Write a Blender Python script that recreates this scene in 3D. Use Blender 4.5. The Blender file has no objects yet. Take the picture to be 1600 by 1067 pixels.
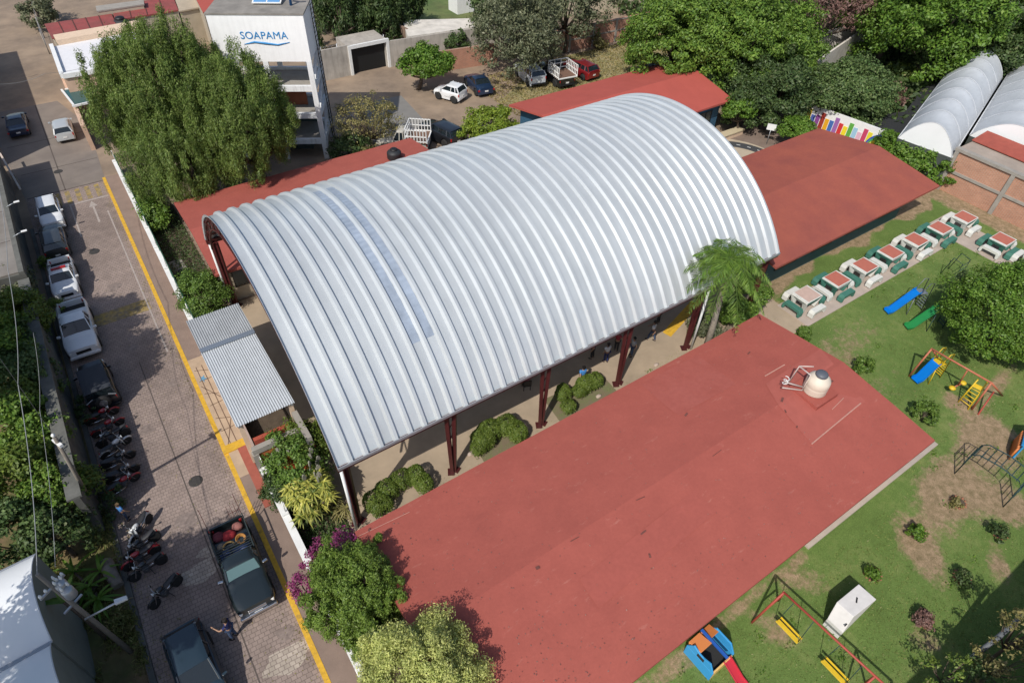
import bpy, bmesh, math, random
import numpy as np
from mathutils import Vector, Matrix
R = math.radians
rng = np.random.default_rng(7); random.seed(7)
S = bpy.context.scene
COL = S.collection
# ---------------------------------------------------------------- camera (drone, 25 m above the street)
CAMH = 25.0; FPX = 1010.0
pit, rol, yaw = R(44.2807), R(-2.3193), R(54.1148)
fw = np.array([math.cos(yaw)*math.cos(pit), math.sin(yaw)*math.cos(pit), -math.sin(pit)])
rr = np.array([math.sin(yaw), -math.cos(yaw), 0.0]); dd = np.cross(fw, rr)
if dd[2] > 0: dd = -dd
r_ = math.cos(rol)*rr + math.sin(rol)*dd; d_ = -math.sin(rol)*rr + math.cos(rol)*dd
cam = bpy.data.objects.new('camera', bpy.data.cameras.new('camera')); COL.objects.link(cam)
cam.data.sensor_width = 36; cam.data.lens = FPX/1600*36; cam.data.clip_end = 1000
cam.matrix_world = Matrix(((r_[0], -d_[0], -fw[0], 0), (r_[1], -d_[1], -fw[1], 0), (r_[2], -d_[2], -fw[2], CAMH), (0, 0, 0, 1)))
S.camera = cam
def G(x, y, z=0.0):      # photograph pixel -> point in the place at height z
    v = (x-800)*r_ + (y-533.5)*d_ + FPX*fw
    t = (z-CAMH)/v[2]
    return Vector((v[0]*t, v[1]*t, z))
# ---------------------------------------------------------------- light
SUN_EL, SUN_AZ = 47.5, 210.0         # the sun stands toward (cos az, sin az)
w = bpy.data.worlds.new("World"); S.world = w; w.use_nodes = True
nt = w.node_tree; bg = nt.nodes['Background']; sky = nt.nodes.new('ShaderNodeTexSky')
sky.sky_type = 'NISHITA'; sky.sun_disc = False; sky.sun_elevation = R(SUN_EL); sky.sun_rotation = R(90-SUN_AZ)
sky.air_density = 1.0; sky.dust_density = 1.5; sky.ozone_density = 1.0
nt.links.new(sky.outputs[0], bg.inputs[0]); bg.inputs[1].default_value = 0.13
sl = bpy.data.lights.new('sun', 'SUN'); sl.energy = 4.0; sl.angle = R(0.5); sl.color = (1.0, 0.955, 0.88)
sun = bpy.data.objects.new('sun', sl); COL.objects.link(sun)
sv = Vector((math.cos(R(SUN_AZ))*math.cos(R(SUN_EL)), math.sin(R(SUN_AZ))*math.cos(R(SUN_EL)), math.sin(R(SUN_EL))))
sun.rotation_euler = sv.to_track_quat('Z', 'Y').to_euler()
S.view_settings.view_transform = 'Standard'; S.view_settings.look = 'None'; S.view_settings.exposure = 0.0; S.view_settings.gamma = 1.0
# ---------------------------------------------------------------- materials
MATS = {}
def M(name, col=(.5, .5, .5), rough=.7, metal=0, n=None, bump=None, col2=None, lo=.35, hi=.65, spec=.5, n2=None):
    """n=(scale, amount) mottles the brightness; col2 mixes a second colour in by a noise of scale n2; bump=(scale, strength)"""
    if name in MATS: return MATS[name]
    m = bpy.data.materials.new(name); m.use_nodes = True; MATS[name] = m
    t = m.node_tree; p = t.nodes['Principled BSDF']
    p.inputs['Roughness'].default_value = rough; p.inputs['Metallic'].default_value = metal
    p.inputs['Specular IOR Level'].default_value = spec
    p.inputs['Base Color'].default_value = (*col, 1)
    tc = t.nodes.new('ShaderNodeTexCoord'); src = None
    def noise(sc, det=6, ro=.6):
        q = t.nodes.new('ShaderNodeTexNoise'); q.inputs['Scale'].default_value = sc; q.inputs['Detail'].default_value = det
        q.inputs['Roughness'].default_value = ro; t.links.new(tc.outputs['Object'], q.inputs['Vector']); return q
    if col2:
        q = noise(n2 or 1.0, 8); rp = t.nodes.new('ShaderNodeValToRGB')
        rp.color_ramp.elements[0].position = lo; rp.color_ramp.elements[0].color = (*col, 1)
        rp.color_ramp.elements[1].position = hi; rp.color_ramp.elements[1].color = (*col2, 1)
        t.links.new(q.outputs[0], rp.inputs[0]); src = rp.outputs[0]
    if n:
        q = noise(n[0]); mr = t.nodes.new('ShaderNodeMapRange')
        mr.inputs[1].default_value = .25; mr.inputs[2].default_value = .75
        mr.inputs[3].default_value = 1-n[1]; mr.inputs[4].default_value = 1+n[1]
        t.links.new(q.outputs[0], mr.inputs[0])
        mx = t.nodes.new('ShaderNodeVectorMath'); mx.operation = 'SCALE'
        if src: t.links.new(src, mx.inputs[0])
        else: mx.inputs[0].default_value = col
        t.links.new(mr.outputs[0], mx.inputs['Scale']); src = mx.outputs[0]
    if src: t.links.new(src, p.inputs['Base Color'])
    if bump:
        q = noise(bump[0], 8); b = t.nodes.new('ShaderNodeBump'); b.inputs['Strength'].default_value = bump[1]; b.inputs['Distance'].default_value = .03
        t.links.new(q.outputs[0], b.inputs['Height']); t.links.new(b.outputs[0], p.inputs['Normal'])
    m['src'] = 1
    return m
def brickmat(name, c1, c2, mortar, scale, bw=.5, rh=.25, ms=.02, rough=.9, n=(3, .25), rot=None, off=.5, axis=None, bumps=.3):
    if name in MATS: return MATS[name]
    m = bpy.data.materials.new(name); m.use_nodes = True; MATS[name] = m
    t = m.node_tree; p = t.nodes['Principled BSDF']; p.inputs['Roughness'].default_value = rough; p.inputs['Specular IOR Level'].default_value = .2
    tc = t.nodes.new('ShaderNodeTexCoord'); mp = t.nodes.new('ShaderNodeMapping')
    if rot: mp.inputs['Rotation'].default_value = rot
    b = t.nodes.new('ShaderNodeTexBrick'); b.offset = off
    b.inputs['Color1'].default_value = (*c1, 1); b.inputs['Color2'].default_value = (*c2, 1); b.inputs['Mortar'].default_value = (*mortar, 1)
    b.inputs['Scale'].default_value = scale; b.inputs['Brick Width'].default_value = bw; b.inputs['Row Height'].default_value = rh
    b.inputs['Mortar Size'].default_value = ms; b.inputs['Mortar Smooth'].default_value = .3
    if axis:      # a wall: brick plane = (axis, z)
        sx = t.nodes.new('ShaderNodeSeparateXYZ'); cx = t.nodes.new('ShaderNodeCombineXYZ')
        t.links.new(tc.outputs['Object'], sx.inputs[0]); t.links.new(sx.outputs[axis], cx.inputs['X']); t.links.new(sx.outputs['Z'], cx.inputs['Y'])
        t.links.new(cx.outputs[0], mp.inputs['Vector'])
    else: t.links.new(tc.outputs['Object'], mp.inputs['Vector'])
    t.links.new(mp.outputs[0], b.inputs['Vector'])
    q = t.nodes.new('ShaderNodeTexNoise'); q.inputs['Scale'].default_value = n[0]; q.inputs['Detail'].default_value = 8; q.inputs['Roughness'].default_value = .65
    t.links.new(tc.outputs['Object'], q.inputs['Vector'])
    q3 = t.nodes.new('ShaderNodeTexNoise'); q3.inputs['Scale'].default_value = n[0]*.12; q3.inputs['Detail'].default_value = 5
    t.links.new(tc.outputs['Object'], q3.inputs['Vector'])
    ad = t.nodes.new('ShaderNodeMath'); ad.operation = 'ADD'; t.links.new(q.outputs[0], ad.inputs[0]); t.links.new(q3.outputs[0], ad.inputs[1])
    mr = t.nodes.new('ShaderNodeMapRange'); mr.inputs[1].default_value = .6; mr.inputs[2].default_value = 1.4; mr.inputs[3].default_value = 1-n[1]; mr.inputs[4].default_value = 1+n[1]
    t.links.new(ad.outputs[0], mr.inputs[0])
    mx = t.nodes.new('ShaderNodeVectorMath'); mx.operation = 'SCALE'; t.links.new(b.outputs[0], mx.inputs[0]); t.links.new(mr.outputs[0], mx.inputs['Scale'])
    t.links.new(mx.outputs[0], p.inputs['Base Color'])
    bp = t.nodes.new('ShaderNodeBump'); bp.inputs['Strength'].default_value = bumps; bp.inputs['Distance'].default_value = .02; bp.invert = True
    t.links.new(b.outputs['Fac'], bp.inputs['Height']); t.links.new(bp.outputs[0], p.inputs['Normal'])
    return m
def streak(m, amt=.2, sc=(1.6, 1.6, .18), seed=0):
    """rain streaks and grime running down a wall, or along a sheet"""
    t = m.node_tree; p = t.nodes['Principled BSDF']; i = p.inputs['Base Color']; tc = t.nodes.new('ShaderNodeTexCoord'); mp = t.nodes.new('ShaderNodeMapping'); mp.inputs['Scale'].default_value = sc; mp.inputs['Location'].default_value = (seed, seed, seed)
    q = t.nodes.new('ShaderNodeTexNoise'); q.inputs['Scale'].default_value = 2.2; q.inputs['Detail'].default_value = 10; q.inputs['Roughness'].default_value = .7
    t.links.new(tc.outputs['Object'], mp.inputs[0]); t.links.new(mp.outputs[0], q.inputs[0]); mr = t.nodes.new('ShaderNodeMapRange'); mr.inputs[1].default_value = .45; mr.inputs[2].default_value = .75; mr.inputs[3].default_value = 1; mr.inputs[4].default_value = 1-amt
    t.links.new(q.outputs[0], mr.inputs[0]); mx = t.nodes.new('ShaderNodeVectorMath'); mx.operation = 'SCALE'
    if i.links: t.links.new(i.links[0].from_socket, mx.inputs[0])
    else: mx.inputs[0].default_value = i.default_value[:3]
    t.links.new(mr.outputs[0], mx.inputs['Scale']); t.links.new(mx.outputs[0], i); return m
def leafmat(name, c1=None, c2=None, c3=None, tr=.28):
    if name in MATS: return MATS[name]
    m = bpy.data.materials.new(name); m.use_nodes = True; MATS[name] = m
    t = m.node_tree; p = t.nodes['Principled BSDF']; out = t.nodes['Material Output']
    g = t.nodes.new('ShaderNodeNewGeometry'); rp = t.nodes.new('ShaderNodeValToRGB'); e = rp.color_ramp.elements
    c1, c2 = [tuple(min(.8, v*q) for v, q in zip(c, (1.72, 1.55, 1.6))) for c in (c1, c2)]; c3 = c3 and tuple(min(.85, v*1.25) for v in c3)
    e[0].color = (*c1, 1); e[1].color = (*c2, 1)
    if c3: x = e.new(.93); x.color = (*c2, 1); e[2].color = (*c3, 1)
    t.links.new(g.outputs['Random Per Island'], rp.inputs[0])
    tc = t.nodes.new('ShaderNodeTexCoord'); q = t.nodes.new('ShaderNodeTexNoise'); q.inputs['Scale'].default_value = .9; q.inputs['Detail'].default_value = 3
    t.links.new(tc.outputs['Object'], q.inputs['Vector'])
    mr = t.nodes.new('ShaderNodeMapRange'); mr.inputs[1].default_value = .3; mr.inputs[2].default_value = .7; mr.inputs[3].default_value = .78; mr.inputs[4].default_value = 1.25
    t.links.new(q.outputs[0], mr.inputs[0]); mx = t.nodes.new('ShaderNodeVectorMath'); mx.operation = 'SCALE'
    t.links.new(rp.outputs[0], mx.inputs[0]); t.links.new(mr.outputs[0], mx.inputs['Scale'])
    p.inputs['Roughness'].default_value = .5; p.inputs['Specular IOR Level'].default_value = .35
    t.links.new(mx.outputs[0], p.inputs['Base Color'])
    tl = t.nodes.new('ShaderNodeBsdfTranslucent'); t.links.new(mx.outputs[0], tl.inputs[0])
    ms = t.nodes.new('ShaderNodeMixShader'); ms.inputs[0].default_value = tr
    t.links.new(p.outputs[0], ms.inputs[1]); t.links.new(tl.outputs[0], ms.inputs[2]); t.links.new(ms.outputs[0], out.inputs[0])
    return m
# ---------------------------------------------------------------- object helpers
def tag(o, label=None, cat=None, group=None, kind=None):
    if label: o['label'] = label
    if cat: o['category'] = cat
    if group: o['group'] = group
    if kind: o['kind'] = kind
    return o
def thing(name, label, cat, loc=(0, 0, 0), rz=0, group=None):
    o = bpy.data.objects.new(name, None); COL.objects.link(o); o.empty_display_size = .3
    o.location = loc; o.rotation_euler = (0, 0, rz); return tag(o, label, cat, group)
def link(name, me, mat, parent=None):
    o = bpy.data.objects.new(name, me); COL.objects.link(o)
    for m in (mat if isinstance(mat, (list, tuple)) else [mat]): me.materials.append(m)
    if parent: o.parent = parent
    return o
def copy_tree(o, parent=None):
    c = o.copy(); COL.objects.link(c); c.parent = parent
    for ch in [x for x in bpy.data.objects if x.parent == o]: copy_tree(ch, c)
    return c
def recolour(root, old, new):
    """give the copied thing its own paint: the mesh of each affected part is made single-user"""
    for ch in root.children_recursive:
        if ch.type == 'MESH' and any(s == old for s in ch.data.materials):
            ch.data = ch.data.copy()
            for i, s in enumerate(ch.data.materials):
                if s == old: ch.data.materials[i] = new
class MB:
    def __init__(s): s.bm = bmesh.new(); s.mi = 0
    def _n(s, fs):
        for f in fs: f.material_index = s.mi
        return s
    def m(s, i): s.mi = i; return s
    def quad(s, *p):
        v = [s.bm.verts.new(q) for q in p]; return s._n([s.bm.faces.new(v)])
    def box(s, c, d, rz=0, tilt=None):
        x, y, z = (q/2 for q in d); c = Vector(c); rm = Matrix.Rotation(rz, 3, 'Z')
        if tilt: rm = rm @ tilt
        v = [s.bm.verts.new(c + rm @ Vector((a*x, b*y, e*z))) for a, b, e in
             ((-1,-1,-1),(1,-1,-1),(1,1,-1),(-1,1,-1),(-1,-1,1),(1,-1,1),(1,1,1),(-1,1,1))]
        return s._n([s.bm.faces.new([v[i] for i in q]) for q in ((3,2,1,0),(4,5,6,7),(0,1,5,4),(1,2,6,5),(2,3,7,6),(3,0,4,7))])
    def bb(s, a, b): # box between corners
        a, b = Vector(a), Vector(b); return s.box((a+b)/2, [abs(q) for q in (b-a)])
    def frame(s, a, b):
        a, b = Vector(a), Vector(b); z = (b-a).normalized(); x = z.orthogonal().normalized()
        if abs(z.z) < .99: x = z.cross(Vector((0, 0, 1))).normalized()
        return a, b, x, z.cross(x)
    def tube(s, a, b, r1, r2=None, n=8, cap=True):
        r2 = r1 if r2 is None else r2; a, b, x, y = s.frame(a, b)
        A, B = ([s.bm.verts.new(p + (x*math.cos(t)+y*math.sin(t))*r) for t in [2*math.pi*i/n for i in range(n)]] for p, r in ((a, r1), (b, r2)))
        fs = [s.bm.faces.new((A[i], A[(i+1) % n], B[(i+1) % n], B[i])) for i in range(n)]
        if n > 4:
            for f in fs: f.smooth = True
        if cap: fs += [s.bm.faces.new(A[::-1]), s.bm.faces.new(B)]
        return s._n(fs)
    def bar(s, a, b, w, h=None):
        h = h or w; a, b, x, y = s.frame(a, b)
        A, B = ([s.bm.verts.new(p + x*i*w/2 + y*j*h/2) for i, j in ((-1,-1),(1,-1),(1,1),(-1,1))] for p in (a, b))
        return s._n([s.bm.faces.new((A[i], A[(i+1) % 4], B[(i+1) % 4], B[i])) for i in range(4)] + [s.bm.faces.new(A[::-1]), s.bm.faces.new(B)])
    def path(s, pts, r, n=6):
        pts = [Vector(p) for p in pts]; rings = []
        rs = r if isinstance(r, (list, tuple)) else [r]*len(pts)
        for i, p in enumerate(pts):
            d = (pts[min(i+1, len(pts)-1)] - pts[max(i-1, 0)]).normalized()
            x = d.cross(Vector((0, 0, 1))) if abs(d.z) < .95 else d.cross(Vector((0, 1, 0))); x.normalize(); y = d.cross(x)
            rings.append([s.bm.verts.new(p + (x*math.cos(t)+y*math.sin(t))*rs[i]) for t in [2*math.pi*k/n for k in range(n)]])
        fs = [s.bm.faces.new((a[i], a[(i+1) % n], b[(i+1) % n], b[i])) for a, b in zip(rings, rings[1:]) for i in range(n)]
        for f in fs: f.smooth = True
        return s._n(fs + [s.bm.faces.new(rings[0][::-1]), s.bm.faces.new(rings[-1])])
    def lathe(s, c, prof, n=20, ax='Z'):
        c = Vector(c); rings = []
        for r, z in prof:
            ring = []
            for i in range(n):
                t = 2*math.pi*i/n; p = Vector((r*math.cos(t), r*math.sin(t), z))
                if ax == 'Y': p = Vector((p.x, p.z, p.y))
                if ax == 'X': p = Vector((p.z, p.x, p.y))
                ring.append(s.bm.verts.new(c+p))
            rings.append(ring)
        fs = [s.bm.faces.new((a[i], a[(i+1) % n], b[(i+1) % n], b[i])) for a, b in zip(rings, rings[1:]) for i in range(n)]
        for f in fs: f.smooth = True
        for rg, q in ((rings[0], -1), (rings[-1], 1)):
            fs.append(s.bm.faces.new(rg[::q]))
        return s._n(fs)
    def prism(s, poly, z0, z1):
        """poly: xy points; z0, z1 numbers"""
        A = [s.bm.verts.new((p[0], p[1], z0)) for p in poly]; B = [s.bm.verts.new((p[0], p[1], z1)) for p in poly]; n = len(poly)
        return s._n([s.bm.faces.new(A[::-1]), s.bm.faces.new(B)] + [s.bm.faces.new((A[i], A[(i+1) % n], B[(i+1) % n], B[i])) for i in range(n)])
    def grid(s, rows, smooth=True, close=False):
        V = [[s.bm.verts.new(p) for p in r] for r in rows]; fs = []
        for a, b in zip(V, V[1:]):
            k = len(a) if close else len(a)-1
            for i in range(k): fs.append(s.bm.faces.new((a[i], a[(i+1) % len(a)], b[(i+1) % len(a)], b[i])))
        for f in fs: f.smooth = smooth
        s._n(fs); return V
    def solid(s, pts3, thick):
        """an outline in space given thickness (vector)"""
        t = Vector(thick); A = [s.bm.verts.new(Vector(p)) for p in pts3]; B = [s.bm.verts.new(Vector(p)+t) for p in pts3]; n = len(A)
        return s._n([s.bm.faces.new(A[::-1]), s.bm.faces.new(B)] + [s.bm.faces.new((A[i], A[(i+1) % n], B[(i+1) % n], B[i])) for i in range(n)])
    def build(s, name, mat, parent=None, bevel=0, doubles=False):
        if doubles: bmesh.ops.remove_doubles(s.bm, verts=s.bm.verts, dist=1e-4)
        bmesh.ops.recalc_face_normals(s.bm, faces=s.bm.faces)
        me = bpy.data.meshes.new(name); s.bm.to_mesh(me); s.bm.free()
        o = link(name, me, mat, parent)
        if bevel:
            b = o.modifiers.new('b', 'BEVEL'); b.width = bevel; b.segments = 2; b.limit_method = 'ANGLE'
        return o
def sheet(name, pts, z, mat, label=None):
    """a flat ground sheet, rim a little below so that it has an edge"""
    b = MB(); b.quad(*[(p[0], p[1], z) for p in pts]) if len(pts) == 4 else b._n([b.bm.faces.new([b.bm.verts.new((p[0], p[1], z)) for p in pts])])
    o = b.build(name, mat); o['kind'] = 'structure'; return o
def rect(x0, y0, x1, y1): return [(x0, y0), (x1, y0), (x1, y1), (x0, y1)]
# ---------------------------------------------------------------- foliage
def leaves(name, mat, parent, P, size, aspect=.5, nrm=None, droop=0., bend=0):
    """P (n,3) leaf centres -> one mesh of diamond leaves. nrm (n,3) outward hint; droop makes the leaf axis hang down"""
    n = len(P); P = np.asarray(P, float)
    rnd = rng.normal(size=(n, 3)); N = rnd*.75 + (nrm if nrm is not None else 0) + np.array([0, 0, .45])
    N /= np.linalg.norm(N, axis=1)[:, None]
    A = rng.normal(size=(n, 3)); A[:, 2] -= droop*4; A -= (A*N).sum(1)[:, None]*N; A /= np.linalg.norm(A, axis=1)[:, None]+1e-9
    B = np.cross(N, A); L = size*rng.uniform(.6, 1.35, n)[:, None]; W = L*aspect
    v = np.empty((n, 4, 3)); v[:, 0] = P-A*L*.5; v[:, 1] = P+B*W*.5+N*L*.06; v[:, 2] = P+A*L*.5-N*L*.12; v[:, 3] = P-B*W*.5+N*L*.06
    me = bpy.data.meshes.new(name); me.vertices.add(n*4); me.vertices.foreach_set('co', v.ravel().astype(np.float32))
    me.loops.add(n*4); me.loops.foreach_set('vertex_index', np.arange(n*4, dtype=np.int32)); me.polygons.add(n)
    me.polygons.foreach_set('loop_start', np.arange(0, n*4, 4, dtype=np.int32)); me.polygons.foreach_set('loop_total', np.full(n, 4, np.int32))
    me.update(calc_edges=True); return link(name, me, mat, parent)
def crown_pts(c, rad, nclump, per, cr, droop=0., shell=.55, zcut=-.55):
    """clumps through an ellipsoid, denser toward its surface; each clump a small ball (or, drooping, a hanging curtain) of leaves"""
    c = np.array(c, float); rad = np.array(rad, float); D = []
    while len(D) < nclump:
        d = rng.normal(size=3); d /= np.linalg.norm(d)
        if d[2] < zcut: continue
        D.append(d)
    D = np.array(D); lump = 1 + .16*np.sin(D[:, 0]*5.1+c[0]) * np.cos(D[:, 1]*4.3+c[1]) + rng.normal(0, .07, nclump)
    rr2 = (shell + (1-shell)*rng.random(nclump)**.5)*lump
    K = c + D*rr2[:, None]*rad; cs = cr*rng.uniform(.6, 1.4, nclump)
    idx = np.repeat(np.arange(nclump), per); u = rng.normal(size=(len(idx), 3)); u /= np.linalg.norm(u, axis=1)[:, None]
    s = rng.random(len(idx))**.45
    off = u*(s*cs[idx])[:, None]; off[:, 2] *= .7
    if droop: off[:, 2] -= droop*rng.random(len(idx))*cs[idx]*3; off[:, :2] *= .55
    return K, K[idx]+off, u*.8+D[idx]*.5
def plant(name, label, cat, base, cz, rad, mat, nclump=60, per=120, size=.14, cr=.45, aspect=.5, droop=0., trunk=.12, bark='bark',
          group=None, shell=.55, limbs=7, crown='crown', zcut=-.55, extra=None):
    bx, by = base[0], base[1]; bz = base[2] if len(base) > 2 else 0
    cc = (cz[0], cz[1], cz[2]) if isinstance(cz, (tuple, list, Vector)) else (bx, by, cz)
    t = thing(name, label, cat, (bx, by, bz), 0, group)
    K, Pt, Nn = crown_pts((cc[0]-bx, cc[1]-by, cc[2]-bz), rad, nclump, per, cr, droop, shell, zcut)
    if bz == 0: Pt[:, 2] = np.maximum(Pt[:, 2], .03)
    leaves(crown, mat, t, Pt, size, aspect, Nn, droop)
    if trunk:
        b = MB(); top = Vector((cc[0]-bx, cc[1]-by, cc[2]-bz)); fork = top*.45
        b.path([(0, 0, -.15), tuple(fork*.5+Vector((trunk*.6, -trunk*.4, 0))), tuple(fork), tuple(fork*.4+top*.6)], [trunk*1.15, trunk*.9, trunk*.72, trunk*.45], 9)
        for i in rng.choice(len(K), min(limbs, len(K)), replace=False):
            k = Vector(K[i]); mid = fork.lerp(k, .5)+Vector((0, 0, -.08*k.length))
            b.path([tuple(fork), tuple(mid), tuple(fork.lerp(k, .93))], [trunk*.5, trunk*.3, trunk*.1], 6)
        b.build('trunk', MATS[bark], t)
    return t
# ---------------------------------------------------------------- palette
M('bark', (.10, .075, .055), .95, n=(14, .35), bump=(20, .5)); M('barkpale', (.30, .26, .21), .95, n=(10, .25))
RED = M('roof_red', (.35, .092, .070), .85, n=(9, .06), bump=(50, .25), col2=(.315, .082, .063), n2=.8, lo=.36, hi=.66, spec=.2)
for _n in (RED,):      # pale scuffed flecks and grime on the old coating
    t_ = _n.node_tree; p_ = t_.nodes['Principled BSDF']; src_ = p_.inputs['Base Color'].links[0].from_socket; tc_ = t_.nodes.new('ShaderNodeTexCoord')
    for sc, lo, hi, colr, amt in ((3.2, .60, .72, (.50, .24, .19, 1), .42), (1.3, .62, .75, (.20, .06, .05, 1), .38), (22, .64, .72, (.52, .30, .24, 1), .35)):
        q_ = t_.nodes.new('ShaderNodeTexNoise'); q_.inputs['Scale'].default_value = sc; q_.inputs['Detail'].default_value = 12; q_.inputs['Roughness'].default_value = .72; mp_ = t_.nodes.new('ShaderNodeMapping'); mp_.inputs['Scale'].default_value = (.45, 1.3, 1); mp_.inputs['Location'].default_value = (sc, sc, 0)
        t_.links.new(tc_.outputs['Object'], mp_.inputs[0]); t_.links.new(mp_.outputs[0], q_.inputs[0]); r_2 = t_.nodes.new('ShaderNodeMapRange'); r_2.inputs[1].default_value = lo; r_2.inputs[2].default_value = hi; r_2.inputs[4].default_value = amt
        t_.links.new(q_.outputs[0], r_2.inputs[0]); x_ = t_.nodes.new('ShaderNodeMix'); x_.data_type = 'RGBA'; t_.links.new(r_2.outputs[0], x_.inputs[0]); t_.links.new(src_, x_.inputs[6]); x_.inputs[7].default_value = colr; src_ = x_.outputs[2]
    t_.links.new(src_, p_.inputs['Base Color'])
REDB = M('roof_red_brown', (.33, .092, .062), .85, n=(7, .06), bump=(50, .25), col2=(.27, .076, .058), n2=.5, spec=.2)
REDP = M('roof_red_patch', (.36, .10, .078), .85, n=(2.2, .09), spec=.2)
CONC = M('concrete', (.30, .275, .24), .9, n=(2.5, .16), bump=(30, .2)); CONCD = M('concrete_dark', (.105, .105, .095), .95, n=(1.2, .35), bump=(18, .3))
COURT = M('court', (.40, .31, .22), .85, n=(1.3, .10), col2=(.33, .26, .185), n2=.5)
WHITE = M('white_paint', (.74, .74, .72), .6, n=(2.5, .07)); CREAM = M('cream_paint', (.66, .50, .36), .8, n=(3, .08))
PEACH = M('peach_paint', (.56, .38, .27), .85, n=(2, .12)); BLACK = M('black', (.012, .012, .013), .5); DARK = M('inside_shade', (.02, .02, .02), .9)
GLASS = M('car_glass', (.012, .018, .022), .07, spec=.8); RUB = M('rubber', (.018, .018, .018), .85); CHROME = M('chrome', (.6, .6, .6), .25, 1)
MAROON = M('maroon_steel', (.065, .013, .013), .45, n=(4, .15)); GALV = M('galvanised', (.42, .44, .46), .45, .6, n=(3, .1))
YEL = M('yellow_paint', (.62, .36, .03), .75, n=(6, .22), col2=(.36, .22, .05), n2=5, lo=.55, hi=.72); SOIL = M('soil', (.085, .062, .042), .98, n=(3, .3), bump=(14, .6))
DIRT = M('dirt', (.31, .23, .16), .97, n=(.8, .16), bump=(9, .35), col2=(.20, .15, .11), n2=.3)
DRYG = M('dry_grass', (.30, .25, .13), .97, n=(1.6, .2), col2=(.19, .18, .08), n2=.6, bump=(12, .5), lo=.42, hi=.62)
GREENF = M('green_field', (.075, .125, .03), .97, n=(.6, .3), bump=(6, .5), col2=(.13, .14, .05), n2=.25); BLUEP = M('blue_paint', (.02, .19, .52), .45, n=(3, .08))
PAV = brickmat('pavers', (.30, .235, .205), (.255, .20, .175), (.165, .13, .112), 1.0, .20, .17, .012, n=(1.6, .32), rot=(0, 0, R(4)))
BRK = brickmat('brick_x', (.44, .19, .12), (.36, .155, .10), (.38, .30, .24), 1.0, .30, .09, .012, n=(1.5, .2), axis='X')
BRKY = brickmat('brick_y', (.46, .22, .14), (.38, .18, .115), (.42, .34, .27), 1.0, .30, .09, .012, n=(1.5, .2), axis='Y')
# ---------------------------------------------------------------- ground, street, paths
def ground_sheet(name, x0, y0, x1, y1, z, mat, step=4):
    b = MB(); X = np.linspace(x0, x1, max(2, int((x1-x0)/step)+1)); Y = np.linspace(y0, y1, max(2, int((y1-y0)/step)+1))
    b.grid([[(x, y, z) for x in X] for y in Y], False); o = b.build(name, mat); o['kind'] = 'structure'; return o
ground_sheet('ground', -300, -120, 420, 480, 0, DIRT, 30)
sheet('paved_street', rect(-5.3, -25, -.42, 50.2), .004, PAV)
sheet('concrete_road', [(-5.3, 50.2), (-.3, 50.2), (.2, 60), (-1.2, 66), (-6.5, 66)], .008, M('road_concrete', (.22, .185, .155), .9, n=(.9, .14), bump=(20, .2), col2=(.18, .15, .13), n2=.4))
for i, (x0, y0, x1, y1) in enumerate([(-5.2, 53.9, -.2, 53.98), (-2.9, 50.2, -2.82, 66), (-5.6, 58.9, -.2, 58.98), (-5.2, 50.2, -.3, 50.3)]):
    sheet('road_joint', rect(x0, y0, x1, y1), .012, M('dark_line', (.10, .08, .07), .95))
# faded paint and one thin dark lengthwise line on the pavers
FADW = M('faded_white', (.36, .31, .28), .9, n=(7, .25)); FADY = M('faded_yellow', (.34, .24, .075), .9, n=(5, .35), col2=(.20, .16, .11), n2=3, lo=.4, hi=.6)
sheet('road_mark', rect(-5.2, 34.0, -.8, 35.1), .008, FADY)
for k in range(6): sheet('road_mark', rect(-3.6+k*.62, 48.2, -3.3+k*.62, 50.0), .009, FADY)
sheet('road_mark', rect(-2.95, 47.9, -.5, 48.05), .009, FADW); sheet('road_mark', rect(-2.95, 43.6, -2.85, 47.9), .009, FADW)
sheet('road_mark', [(-1.68, 44.8), (-1.56, 44.8), (-1.56, 47), (-1.35, 47), (-1.62, 47.8), (-1.89, 47), (-1.68, 47)], .009, FADW)
sheet('road_mark', rect(-.95, 30, -.87, 46), .009, FADW); sheet('road_mark', rect(-2.35, 11, -2.3, 30), .009, M('dark_line'))
b = MB(); b.bb((-.42, -25, -.1), (-.22, 50.4, .15)); o = b.build('yellow_kerb', YEL); o['kind'] = 'structure'
b = MB(); b.bb((-5.5, -25, -.1), (-5.3, 46, .13)); o = b.build('grey_kerb', CONCD); o['kind'] = 'structure'
b = MB(); b.bb((-.22, -25, -.1), (.66, 50.4, .14)); o = b.build('sidewalk', M('walk', (.235, .17, .135), .9, n=(1.6, .14), bump=(24, .2))); o['kind'] = 'structure'
b = MB(); b.bb((-.218, 20.0, .141), (.64, 28.6, .15)); o = b.build('entrance_walk', M('walkp', (.50, .37, .25), .9, n=(1.8, .12), col2=(.40, .29, .2), n2=1)); o['kind'] = 'structure'
# painted game lines in front of the entrance
b = MB()
LB = M('brown_line', (.15, .09, .06), .9)
gp = lambda a, c, wd=.035: b.bar((a[0], a[1], .156), (c[0], c[1], .156), wd, .004)
for k in range(7): gp((-.12, 22.1+k*.93), (.5, 21.8+k*.93+(.35 if k % 2 else 0)))
gp((.02, 21.9), (.02, 27.9)); gp((.3, 21.9), (.3, 27.9)); gp((-.12, 22), (.5, 23.6)); gp((.5, 25.2), (-.12, 26.4))
o = b.build('game_lines', LB); o['kind'] = 'structure'
b = MB(); b.prism([(.1+.2*math.cos(a*math.pi/5+.3)*(1 if a % 2 else .4), 26.9+.3*math.sin(a*math.pi/5+.3)*(1 if a % 2 else .4)) for a in range(10)], .152, .157)
o = b.build('painted_star', M('star_blue', (.12, .30, .45), .8)); o['kind'] = 'structure'
b = MB(); b.bb((-.43, 21.6, .0), (.62, 22.05, .22)); o = b.build('yellow_ramp_edge', YEL); o['kind'] = 'structure'
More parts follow.
